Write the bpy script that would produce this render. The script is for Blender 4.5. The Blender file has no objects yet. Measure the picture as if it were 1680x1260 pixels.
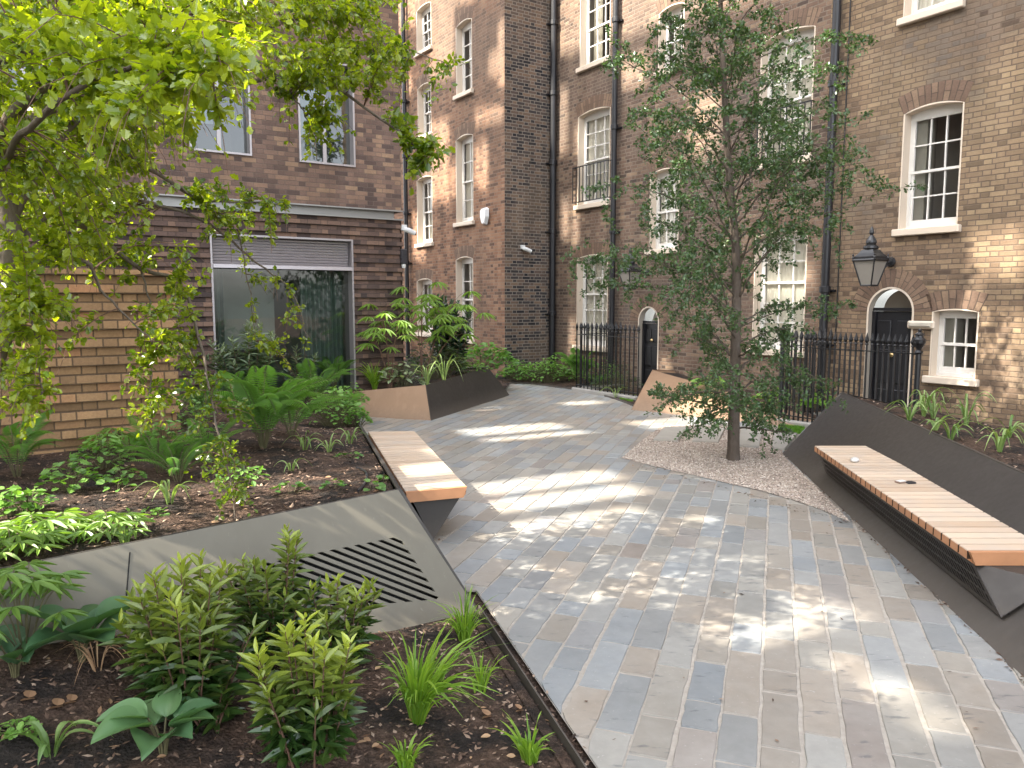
import bpy, math, random
import numpy as np
from mathutils import Vector, Matrix
R = math.radians
rnd = random.Random(7)
nr = np.random.RandomState(11)
S = bpy.context.scene
COL = S.collection

# ------------------------------------------------------------------ camera (calibrated from the photograph)
F, CX, CY = 1260.0, 840.0, 630.0
PITCH = math.atan(135.0 / F)
H = 1.88
cp, sp = math.cos(PITCH), math.sin(PITCH)
def ray(px, py):
    dx, dy = (px - CX) / F, (CY - py) / F
    return np.array([dx, cp + dy * sp, -sp + dy * cp])
CAM = np.array([0.0, 0.0, H])
def G(px, py, z=0.0):
    d = ray(px, py); t = (z - H) / d[2]
    return CAM + d * t
def atY(px, py, Y):
    d = ray(px, py); return CAM + d * (Y / d[1])
def onplane(px, py, P, n):
    d = ray(px, py); t = np.dot(np.array(P) - CAM, n) / np.dot(d, n)
    return CAM + d * t
cam_d = bpy.data.cameras.new("camera"); cam = bpy.data.objects.new("camera", cam_d); COL.objects.link(cam)
cam_d.sensor_width = 36; cam_d.lens = F / 1680 * 36; cam_d.clip_start = 0.05; cam_d.clip_end = 500
cam.location = (0, 0, H); cam.rotation_euler = (math.pi / 2 - PITCH, 0, 0)
S.camera = cam

# ------------------------------------------------------------------ object helpers
def tag(o, label=None, cat=None, group=None, kind=None):
    if label: o["label"] = label
    if cat: o["category"] = cat
    if group: o["group"] = group
    if kind: o["kind"] = kind
    return o
def empty(name, loc=(0, 0, 0), rz=0.0, parent=None):
    o = bpy.data.objects.new(name, None); COL.objects.link(o)
    o.location = loc; o.rotation_euler = (0, 0, rz); o.empty_display_size = 0.1
    if parent: o.parent = parent
    return o
def thing(name, label, cat, loc=(0, 0, 0), rz=0.0, group=None):
    return tag(empty(name, loc, rz), label, cat, group)
def children(o): return [c for c in bpy.data.objects if c.parent == o]
def copy_tree(o, parent=None, kids=None):
    c = o.copy(); COL.objects.link(c); c.parent = parent
    if o.parent is not None: c.matrix_parent_inverse = o.matrix_parent_inverse
    for k in (KIDS.get(o.name, []) if kids is None else kids): copy_tree(k, c)
    return c
KIDS = {}

class MB:
    """collects faces; build() links them as ONE mesh object. Local origin can be subtracted."""
    def __init__(s):
        s.v = []; s.f = []; s.m = []; s.uv = []; s.t = []; s.n = 0; s.has_uv = False; s.has_t = False
    def add(s, verts, faces, mat=0, uvs=None, tint=None):
        verts = np.asarray(verts, float).reshape(-1, 3)
        o = s.n; s.v.append(verts); s.n += len(verts)
        for f in faces: s.f.append([i + o for i in f])
        s.m += [mat] * len(faces)
        if uvs is not None:
            s.has_uv = True; s.uv.append(np.asarray(uvs, float).reshape(-1, 2))
        else: s.uv.append(np.zeros((len(verts), 2)))
        if tint is not None:
            s.has_t = True; tt = np.asarray(tint, float)
            if tt.ndim == 0: tt = np.full(len(verts), float(tt))
            s.t.append(tt)
        else: s.t.append(np.zeros(len(verts)))
    def box(s, c, d, ax=None, mat=0, uv=False, bev=0.0):
        """centre, size, axes (3 unit vectors)"""
        c = np.array(c, float); ax = np.eye(3) if ax is None else np.array(ax, float)
        h = np.array(d, float) / 2
        if bev <= 0:
            cs = [(-1,-1,-1),(1,-1,-1),(1,1,-1),(-1,1,-1),(-1,-1,1),(1,-1,1),(1,1,1),(-1,1,1)]
            v = [c + sum(ax[i] * h[i] * k[i] for i in range(3)) for k in cs]
            fs = [(0,3,2,1),(4,5,6,7),(0,1,5,4),(1,2,6,5),(2,3,7,6),(3,0,4,7)]
            s.add(v, fs, mat)
        else:
            b = min(bev, h.min() * .9); v = []; idx = {}
            for k in [(x,y,z) for x in (-1,1) for y in (-1,1) for z in (-1,1)]:
                for a in range(3):
                    l = np.array([k[i] * (h[i] if i == a else h[i] - b) for i in range(3)])
                    idx[(k, a)] = len(v); v.append(c + ax.T @ l)
            fs = []
            for a in range(3):
                o1, o2 = [i for i in range(3) if i != a]
                for sg in (-1, 1):
                    q = []
                    for (p1, p2) in ((-1,-1),(1,-1),(1,1),(-1,1)):
                        k = [0,0,0]; k[a] = sg; k[o1] = p1; k[o2] = p2; q.append(idx[(tuple(k), a)])
                    fs.append(q)
            for a in range(3):
                o1, o2 = [i for i in range(3) if i != a]
                for s1 in (-1,1):
                    for s2 in (-1,1):
                        k0 = [0,0,0]; k0[a] = -1; k0[o1] = s1; k0[o2] = s2
                        k1 = list(k0); k1[a] = 1
                        fs.append([idx[(tuple(k0), o1)], idx[(tuple(k1), o1)], idx[(tuple(k1), o2)], idx[(tuple(k0), o2)]])
            for k in [(x,y,z) for x in (-1,1) for y in (-1,1) for z in (-1,1)]:
                fs.append([idx[(k,0)], idx[(k,1)], idx[(k,2)]])
            s.add(v, fs, mat)
    def tube(s, pts, rad, n=8, mat=0, cap=True, tint=None):
        pts = np.asarray(pts, float); m = len(pts)
        rad = np.full(m, rad) if np.isscalar(rad) else np.asarray(rad, float)
        t = np.gradient(pts, axis=0); t /= np.linalg.norm(t, axis=1)[:, None] + 1e-9
        ref = np.array([0, 0, 1.0]) if abs(t[0][2]) < .9 else np.array([1.0, 0, 0])
        a = np.cross(t[0], ref); a /= np.linalg.norm(a)
        ang = np.linspace(0, 2 * math.pi, n, endpoint=False); V = []
        for i in range(m):
            a = a - t[i] * np.dot(a, t[i]); a /= np.linalg.norm(a) + 1e-9
            b = np.cross(t[i], a)
            V.append(pts[i] + rad[i] * (np.cos(ang)[:, None] * a + np.sin(ang)[:, None] * b))
        V = np.concatenate(V); fs = []
        for i in range(m - 1):
            for j in range(n):
                k = (j + 1) % n
                fs.append((i*n+j, i*n+k, (i+1)*n+k, (i+1)*n+j))
        if cap: fs += [tuple(range(n))[::-1], tuple(range((m-1)*n, m*n))]
        uv = np.stack([np.tile(ang / 6.2832, m), np.repeat(np.arange(m) * .2, n)], 1)
        s.add(V, fs, mat, uvs=uv, tint=tint)
    def lathe(s, prof, c, n=16, mat=0, axis=None):
        """profile [(r,z)] about the vertical through c"""
        c = np.array(c, float); ang = np.linspace(0, 2*math.pi, n, endpoint=False); V = []; fs = []
        for r_, z_ in prof:
            for a in ang: V.append(c + np.array([r_*math.cos(a), r_*math.sin(a), z_]))
        for i in range(len(prof)-1):
            for j in range(n):
                k = (j+1) % n; fs.append((i*n+j, i*n+k, (i+1)*n+k, (i+1)*n+j))
        fs += [tuple(range(n))[::-1], tuple(range((len(prof)-1)*n, len(prof)*n))]
        s.add(V, fs, mat)
    def prism(s, base, top, mat=0):
        """closed solid between two polygons with the same count"""
        n = len(base); fs = [tuple(range(n))[::-1], tuple(range(n, 2*n))]
        for j in range(n):
            k = (j+1) % n; fs.append((j, k, n+k, n+j))
        s.add(list(base)+list(top), fs, mat)
    def build(s, name, mats, parent=None, smooth=False, loc=None):
        V = np.concatenate(s.v) if s.v else np.zeros((0, 3))
        if loc is not None: V = V - np.array(loc, float)
        me = bpy.data.meshes.new(name)
        me.from_pydata(V.tolist(), [], s.f)
        if not isinstance(mats, (list, tuple)): mats = [mats]
        for m in mats: me.materials.append(m)
        if any(s.m): me.polygons.foreach_set("material_index", s.m)
        if s.has_uv or s.has_t:
            li = np.zeros(len(me.loops), int); me.loops.foreach_get("vertex_index", li)
        if s.has_uv:
            u = me.uv_layers.new(name="UVMap"); UV = np.concatenate(s.uv)[li]
            u.data.foreach_set("uv", UV.ravel())
        if s.has_t:
            at = me.attributes.new("tint", 'FLOAT', 'POINT'); at.data.foreach_set("value", np.concatenate(s.t))
        if smooth: me.polygons.foreach_set("use_smooth", [True] * len(me.polygons))
        me.update()
        o = bpy.data.objects.new(name, me); COL.objects.link(o)
        if loc is not None and parent is None: o.location = loc
        if parent is not None:
            o.parent = parent; KIDS.setdefault(parent.name, []).append(o)
        return o

# ------------------------------------------------------------------ node helpers
class NT:
    def __init__(s, name):
        s.mat = bpy.data.materials.new(name); s.mat.use_nodes = True
        s.t = s.mat.node_tree; s.t.nodes.clear()
        s.out = s.n('ShaderNodeOutputMaterial')
    def n(s, typ, **kw):
        nd = s.t.nodes.new(typ)
        for k, v in kw.items(): setattr(nd, k, v)
        return nd
    def l(s, a, b): s.t.links.new(a, b)
    def put(s, sock, v):
        if hasattr(v, 'is_linked') or isinstance(v, bpy.types.NodeSocket): s.l(v, sock)
        else: sock.default_value = v
    def m(s, op, a, b=None, c=None, clamp=False):
        nd = s.n('ShaderNodeMath', operation=op); nd.use_clamp = clamp
        s.put(nd.inputs[0], a)
        if b is not None: s.put(nd.inputs[1], b)
        if c is not None: s.put(nd.inputs[2], c)
        return nd.outputs[0]
    def noise(s, vec, scale, detail=4, rough=.55, dim='3D'):
        nd = s.n('ShaderNodeTexNoise', noise_dimensions=dim)
        if vec is not None: s.l(vec, nd.inputs['Vector'])
        nd.inputs['Scale'].default_value = scale; nd.inputs['Detail'].default_value = detail; nd.inputs['Roughness'].default_value = rough
        return nd.outputs['Fac']
    def ramp(s, fac, stops, interp='LINEAR'):
        nd = s.n('ShaderNodeValToRGB'); nd.color_ramp.interpolation = interp
        el = nd.color_ramp.elements
        while len(el) < len(stops): el.new(.5)
        for e, (p, c) in zip(el, stops):
            e.position = p; e.color = (c[0], c[1], c[2], 1) if not np.isscalar(c) else (c, c, c, 1)
        s.l(fac, nd.inputs[0]); return nd.outputs[0]
    def mix(s, fac, a, b, blend='MIX'):
        nd = s.n('ShaderNodeMix', data_type='RGBA', blend_type=blend)
        s.put(nd.inputs[0], fac)
        for sock, v in ((nd.inputs[6], a), (nd.inputs[7], b)):
            if isinstance(v, (tuple, list)): sock.default_value = (v[0], v[1], v[2], 1)
            else: s.l(v, sock)
        return nd.outputs[2]
    def comb(s, x, y, z=0.0):
        nd = s.n('ShaderNodeCombineXYZ')
        for i, v in enumerate((x, y, z)): s.put(nd.inputs[i], v)
        return nd.outputs[0]
    def bump(s, height, strength=.4, dist=.01):
        nd = s.n('ShaderNodeBump'); nd.inputs['Strength'].default_value = strength; nd.inputs['Distance'].default_value = dist
        s.l(height, nd.inputs['Height']); return nd.outputs[0]
    def pos(s): return s.n('ShaderNodeTexCoord').outputs['Object']
    def wpos(s): return s.n('ShaderNodeNewGeometry').outputs['Position']
    def bsdf(s, base, rough=.6, normal=None, metal=0.0, spec=.5, **kw):
        b = s.n('ShaderNodeBsdfPrincipled')
        if isinstance(base, (tuple, list)): b.inputs['Base Color'].default_value = (base[0], base[1], base[2], 1)
        else: s.l(base, b.inputs['Base Color'])
        s.put(b.inputs['Roughness'], rough); b.inputs['Metallic'].default_value = metal
        b.inputs['Specular IOR Level'].default_value = spec
        if normal is not None: s.l(normal, b.inputs['Normal'])
        for k, v in kw.items(): s.put(b.inputs[k.replace('_', ' ')], v)
        return b.outputs[0]
    def done(s, sh): s.l(sh, s.out.inputs[0]); return s.mat

def simple(name, c, rough=.5, metal=0.0, nscale=6.0, var=.12, bump=.0, bdist=.002, spec=.5):
    t = NT(name); p = t.pos(); f = t.noise(p, nscale, 5)
    col = t.mix(f, [x*(1-var) for x in c], [min(1, x*(1+var)) for x in c])
    rg = t.m('MULTIPLY_ADD', t.noise(p, nscale*2.3, 3), .25, rough-.12)
    nm = t.bump(t.noise(p, nscale*12, 3), bump, bdist) if bump > 0 else None
    return t.done(t.bsdf(col, rg, nm, metal, spec))

def brick_mat(name, stops, mortar, L=.225, h=.075, joint=.010, flemish=True, patch=None, patch_scale=.5, patch_amt=.5, rough=.85, warp=.006, bstr=.7, v0=0.0, seed=0.0, patch2=None):
    t = NT(name)
    uvn = t.n('ShaderNodeUVMap'); uv = uvn.outputs[0]
    sep = t.n('ShaderNodeSeparateXYZ'); t.l(uv, sep.inputs[0])
    w1 = t.noise(uv, 7.0, 2); w2 = t.noise(t.comb(sep.outputs[1], sep.outputs[0], 3.3), 5.0, 2)
    u = t.m('MULTIPLY_ADD', t.m('SUBTRACT', w1, .5), warp*2, sep.outputs[0])
    v = t.m('ADD', t.m('MULTIPLY_ADD', t.m('SUBTRACT', w2, .5), warp*2, sep.outputs[1]), v0)
    vr = t.m('DIVIDE', v, h); row = t.m('FLOOR', vr); fv = t.m('FRACT', vr)
    par = t.m('MODULO', t.m('ABSOLUTE', row), 2.0)
    P = L*1.5 if flemish else L
    jog = t.m('MULTIPLY', t.m('FRACT', t.m('MULTIPLY', row, .377)), .06)
    uu = t.m('ADD', t.m('MULTIPLY_ADD', par, .5, t.m('DIVIDE', u, P)), jog)
    cell = t.m('FLOOR', uu); fx = t.m('MULTIPLY', t.m('FRACT', uu), P)
    if flemish:
        isH = t.m('GREATER_THAN', fx, L)
        xl = t.m('SUBTRACT', fx, t.m('MULTIPLY', isH, L)); wd = t.m('MULTIPLY_ADD', isH, -L*.5, L)
        cid = t.m('MULTIPLY_ADD', cell, 2.0, isH)
    else:
        xl, wd, cid = fx, L, cell
    ex = t.m('MINIMUM', xl, t.m('SUBTRACT', wd, xl))
    ey = t.m('MULTIPLY', t.m('MINIMUM', fv, t.m('SUBTRACT', 1.0, fv)), h)
    d = t.m('MINIMUM', ex, ey)
    rag = t.m('MULTIPLY_ADD', t.noise(uv, 60.0, 3), .006, -.003)
    d = t.m('ADD', d, rag)
    mask = t.m('MULTIPLY', t.m('SUBTRACT', d, joint*.5-.002), 1/.004, clamp=True)
    wn = t.n('ShaderNodeTexWhiteNoise', noise_dimensions='3D')
    t.l(t.comb(cid, row, seed), wn.inputs['Vector'])
    val = wn.outputs['Value']
    col = t.ramp(val, stops)
    fine = t.noise(uv, 38.0, 6, .7)
    col = t.mix(.5, col, t.ramp(fine, [(.25, .32), (.5, .5), (.75, .72)]), 'OVERLAY')
    big = t.noise(t.comb(sep.outputs[0], sep.outputs[1], seed+1.7), patch_scale, 5, .6)
    if patch:
        f = t.m('MULTIPLY', t.ramp(big, [(.46, 0.0), (.66, 1.0)]), patch_amt)
        col = t.mix(f, col, patch, 'MIX')
    if patch2:
        b2 = t.noise(t.comb(sep.outputs[0], sep.outputs[1], seed+9.7), patch_scale*.8, 4, .6)
        col = t.mix(t.m('MULTIPLY', t.ramp(b2, [(.5, 0.0), (.62, 1.0)]), t.m('MULTIPLY', val, .9)), col, patch2, 'MIX')
    mcol = t.mix(fine, [x*.75 for x in mortar], [min(1, x*1.2) for x in mortar])
    grime = t.ramp(t.noise(t.comb(t.m('MULTIPLY', sep.outputs[0], 2.2), t.m('MULTIPLY', sep.outputs[1], .35), seed), 1.0, 5), [(.3, .72), (.7, 1.08)])
    colr = t.mix(mask, mcol, col)
    colr = t.mix(1.0, colr, grime, 'MULTIPLY')
    hgt = t.m('ADD', t.m('MULTIPLY', mask, 1.0), t.m('ADD', t.m('MULTIPLY', fine, .35), t.m('MULTIPLY', val, .25)))
    return t.done(t.bsdf(colr, rough, t.bump(hgt, bstr, .008), spec=.25))

def leaf_mat(name, dark, light, rough=.42, trans=.35, spec=.5, tcol=None):
    t = NT(name)
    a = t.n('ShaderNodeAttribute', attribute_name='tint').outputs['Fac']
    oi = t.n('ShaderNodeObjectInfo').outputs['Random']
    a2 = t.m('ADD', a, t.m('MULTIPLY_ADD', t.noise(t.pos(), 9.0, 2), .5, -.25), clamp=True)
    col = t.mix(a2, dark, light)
    b = t.bsdf(col, rough, spec=spec)
    tr = t.n('ShaderNodeBsdfTranslucent')
    if tcol is None: tcol = (1.5, 1.6, .5)
    tc = t.mix(1.0, col, tcol, 'MULTIPLY'); t.l(tc, tr.inputs[0])
    mx = t.n('ShaderNodeMixShader'); mx.inputs[0].default_value = trans
    t.l(b, mx.inputs[1]); t.l(tr.outputs[0], mx.inputs[2])
    return t.done(mx.outputs[0])

def bark_mat(name, a, b, sc=18.0):
    t = NT(name); p = t.pos()
    mp = t.n('ShaderNodeMapping'); mp.inputs['Scale'].default_value = (1, 1, .3); t.l(p, mp.inputs[0])
    f = t.noise(mp.outputs[0], sc*3, 6, .7); g = t.noise(p, sc*.5, 3)
    col = t.mix(f, a, b); col = t.mix(t.ramp(g, [(.5, 0.0), (.7, .6)]), col, [.5*(x+y)*1.0+.03 for x, y in zip(a, b)])
    return t.done(t.bsdf(col, .85, t.bump(f, .8, .01), spec=.2))
# ------------------------------------------------------------------ materials of the setting
th = math.atan(820.0 / 1260.0)
U = np.array([-math.sin(th), math.cos(th), 0.0]); V = np.array([math.cos(th), math.sin(th), 0.0]); Z = np.array([0, 0, 1.0])
M_BR_MAIN = brick_mat("brown_stock_brick", [(0, (.07,.048,.035)), (.15, (.145,.098,.064)), (.5, (.20,.136,.086)), (.85, (.245,.170,.105)), (1, (.29,.21,.125))], (.135,.098,.07), h=.073, joint=.015, patch=(.30,.22,.125), patch_scale=.35, patch_amt=.40, seed=1.0, patch2=(.10,.085,.073))
M_BR_MID = brick_mat("red_brown_stock_brick", [(0, (.055,.040,.032)), (.2, (.12,.078,.056)), (.55, (.165,.106,.074)), (.85, (.205,.138,.094)), (1, (.26,.18,.115))], (.19,.15,.115), h=.073, joint=.016, patch=(.12,.092,.075), patch_scale=.5, patch_amt=.5, seed=2.0, patch2=(.07,.058,.052))
M_BR_WING = brick_mat("orange_brown_brick", [(0, (.085,.048,.033)), (.3, (.175,.092,.055)), (.6, (.235,.122,.07)), (1, (.29,.165,.098))], (.20,.145,.105), h=.073, joint=.012, patch=(.115,.088,.066), patch_scale=.20, patch_amt=.65, seed=3.0)
M_BR_SOOT = brick_mat("sooty_brick", [(0, (.022,.021,.023)), (.35, (.055,.047,.044)), (.65, (.115,.08,.062)), (1, (.18,.12,.08))], (.23,.195,.16), h=.073, joint=.016, patch=(.17,.12,.08), patch_scale=.45, patch_amt=.75, seed=4.0)
M_BR_OFF = brick_mat("mixed_brown_brick", [(0, (.085,.06,.053)), (.3, (.15,.10,.08)), (.6, (.20,.13,.10)), (.85, (.26,.165,.115)), (1, (.30,.20,.13))], (.17,.13,.105), joint=.008, warp=.002, seed=5.0, patch=(.26,.16,.10), patch_scale=.25, patch_amt=.4)
M_BR_RIB = brick_mat("dark_ribbed_brick", [(0, (.06,.045,.042)), (.35, (.125,.083,.068)), (.7, (.175,.115,.09)), (1, (.24,.15,.105))], (.10,.078,.065), joint=.008, warp=.002, seed=6.0)
M_BR_ORANGE = brick_mat("orange_ribbed_brick", [(0, (.25,.155,.085)), (.4, (.36,.22,.118)), (.8, (.43,.265,.14)), (1, (.47,.24,.125))], (.15,.10,.062), joint=.012, warp=.002, seed=7.0, bstr=.5)
M_ARCH = brick_mat("gauged_brick", [(0, (.12,.078,.056)), (.5, (.175,.115,.08)), (1, (.22,.15,.10))], (.09,.066,.05), L=.30, h=.075, joint=.010, flemish=False, seed=8.0)
M_CREAM = simple("cream_masonry_paint", (.56,.47,.37), .6, nscale=3, var=.06, bump=.1)
M_STONEP = simple("dull_stone_paint", (.30,.26,.21), .7)
M_WHITE = simple("white_gloss_paint", (.62,.60,.56), .35, nscale=3, var=.04)
M_BLACKP = simple("black_gloss_paint", (.008,.008,.010), .42, nscale=8, var=.3)
M_IRON = simple("black_ironwork", (.014,.014,.015), .38, nscale=14, var=.3, bump=.15)
M_ALU = simple("anodised_window_metal", (.40,.37,.37), .42, metal=.6, nscale=4, var=.06)
M_ALUD = simple("grey_band_metal", (.30,.295,.28), .45, metal=.5, nscale=4, var=.06)
M_DARK = simple("room_interior", (.30,.28,.25), .8, nscale=1.2, var=.4)
M_BLIND = simple("pale_blind", (.86,.82,.72), .8, nscale=2, var=.07)
M_BLINDG = simple("blue_grey_blind", (.34,.37,.39), .8)
M_CURT = simple("grey_green_curtain", (.20,.245,.215), .8, nscale=2, var=.15)
M_SHUT = simple("inner_shutter", (.42,.40,.34), .6, nscale=2, var=.1)
def glass_mat(name, tint, refl=.12):
    t = NT(name)
    tr = t.n('ShaderNodeBsdfTransparent'); tr.inputs[0].default_value = (*tint, 1)
    gl = t.n('ShaderNodeBsdfGlossy'); gl.inputs['Roughness'].default_value = .015
    nm = t.bump(t.noise(t.pos(), 1.6, 2), .06, .02); t.l(nm, gl.inputs['Normal'])
    fr = t.n('ShaderNodeFresnel'); fr.inputs[0].default_value = 1.5
    f = t.m('MULTIPLY_ADD', fr.outputs[0], .8, refl-.05, clamp=True)
    mx = t.n('ShaderNodeMixShader'); t.l(f, mx.inputs[0]); t.l(tr.outputs[0], mx.inputs[1]); t.l(gl.outputs[0], mx.inputs[2])
    return t.done(mx.outputs[0])
M_GLASS = glass_mat("old_window_glass", (.95,.96,.95), .07)
M_GLASSB = glass_mat("large_tinted_glass", (.66,.74,.70), .13)

# ------------------------------------------------------------------ wall frames
class Wall:
    def __init__(s, O, r, n): s.O = np.array(O, float); s.O[2] = 0; s.r = r; s.n = n
    def pt(s, a, z, d=0.0): return s.O + s.r*a + s.n*d + Z*z
    def az(s, px, py, d=0.0):
        p = onplane(px, py, s.O + s.n*d, s.n); q = p - s.O
        return float(np.dot(q, s.r)), float(p[2])
    def a(s, px, py, d=0.0): return s.az(px, py, d)[0]
    def z(s, px, py, d=0.0): return s.az(px, py, d)[1]
    def ax(s): return [s.r, s.n, Z]
M0 = atY(1635, 500, 10.45)
WM = Wall(M0, -U, -V)                                    # the long old brick facade
J = WM.pt(WM.a(909, 300), 0)                             # inner corner with the projecting wing
_d = ray(828, 300); _k = np.linalg.solve(np.array([[_d[0], V[0]], [_d[1], V[1]]]), J[:2])   # t*d = J - D*V
PROJ = float(_k[1])
WR = Wall(J, V, -U); WR.O = J - V*PROJ                   # return face, a from 0 (outer corner) to PROJ
WC = Wall(J - V*PROJ, -U, -V)                            # outer face of the wing, a<=0 towards the far left
E0 = atY(660, 440, 13.75)
WL = Wall(E0, V, -U)                                     # modern building, a<=0
O0 = atY(120, 560, 6.35)
WO = Wall(O0, V, -U)                                     # low orange ribbed wall
WO.end = WO.a(284, 560)

def arc(a0, a1, zs, rise, n=10):
    w = (a1-a0)/2; mid = (a0+a1)/2
    if rise >= w*.999: return [(mid - w*math.cos(math.pi*i/n), zs + rise*math.sin(math.pi*i/n)) for i in range(n+1)]
    Rr = (w*w + rise*rise)/(2*rise); zc = zs + rise - Rr
    ph = math.asin(w/Rr)
    return [(mid + Rr*math.sin(-ph + 2*ph*i/n), zc + Rr*math.cos(-ph + 2*ph*i/n)) for i in range(n+1)]

def wall_mesh(mb, W, a0, a1, z0, z1, ops, mats=(0, 1), d=0.0):
    """sheet with openings; ops: dicts a0,a1,z0,z1(spring),rise,depth"""
    A = sorted({a0, a1, *[o['a0'] for o in ops], *[o['a1'] for o in ops]}); A = [x for x in A if a0-1e-6 <= x <= a1+1e-6]
    Zs = sorted({z0, z1, *[o['z0'] for o in ops], *[o['z1']+o['rise'] for o in ops]}); Zs = [x for x in Zs if z0-1e-6 <= x <= z1+1e-6]
    for i in range(len(A)-1):
        for j in range(len(Zs)-1):
            ca, cz = (A[i]+A[i+1])/2, (Zs[j]+Zs[j+1])/2
            if any(o['a0'] < ca < o['a1'] and o['z0'] < cz < o['z1']+o['rise'] for o in ops): continue
            q = [(A[i],Zs[j]),(A[i+1],Zs[j]),(A[i+1],Zs[j+1]),(A[i],Zs[j+1])]
            mb.add([W.pt(a, z, d) for a, z in q], [(0,1,2,3)], mats[0], uvs=q)
    for o in ops:
        top = arc(o['a0'], o['a1'], o['z1'], o['rise'], 14) if o['rise'] > 0 else [(o['a0'], o['z1']), (o['a1'], o['z1'])]
        zt = o['z1'] + o['rise']
        if o['rise'] > 0:
            for (p, q) in zip(top[:-1], top[1:]):
                c = [p, q, (q[0], zt), (p[0], zt)]
                mb.add([W.pt(a, z, d) for a, z in c], [(0,1,2,3)], mats[0], uvs=c)
        loop = [(o['a0'], o['z0'])] + top + [(o['a1'], o['z0'])]
        loop = loop + [loop[0]]
        dep = o['depth']
        for (p, q) in zip(loop[:-1], loop[1:]):
            mb.add([W.pt(*p, d), W.pt(*p, d-dep), W.pt(*q, d-dep), W.pt(*q, d)], [(0,1,2,3)], o.get('mat', mats[1]))

def op(W, x0, x1, ytop, ybot, rise, depth=.165, xm=None, frac=True):
    """opening whose left/right edges are image columns x0/x1 (at mid height), crown at ytop and sill at ybot (both at the middle column)"""
    ym = (ytop+ybot)/2; xc = (x0+x1)/2
    return dict(a0=W.a(x0, ym), a1=W.a(x1, ym), z0=W.z(xc, ybot), z1=W.z(xc, ytop)-rise, rise=rise, depth=depth)

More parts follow.
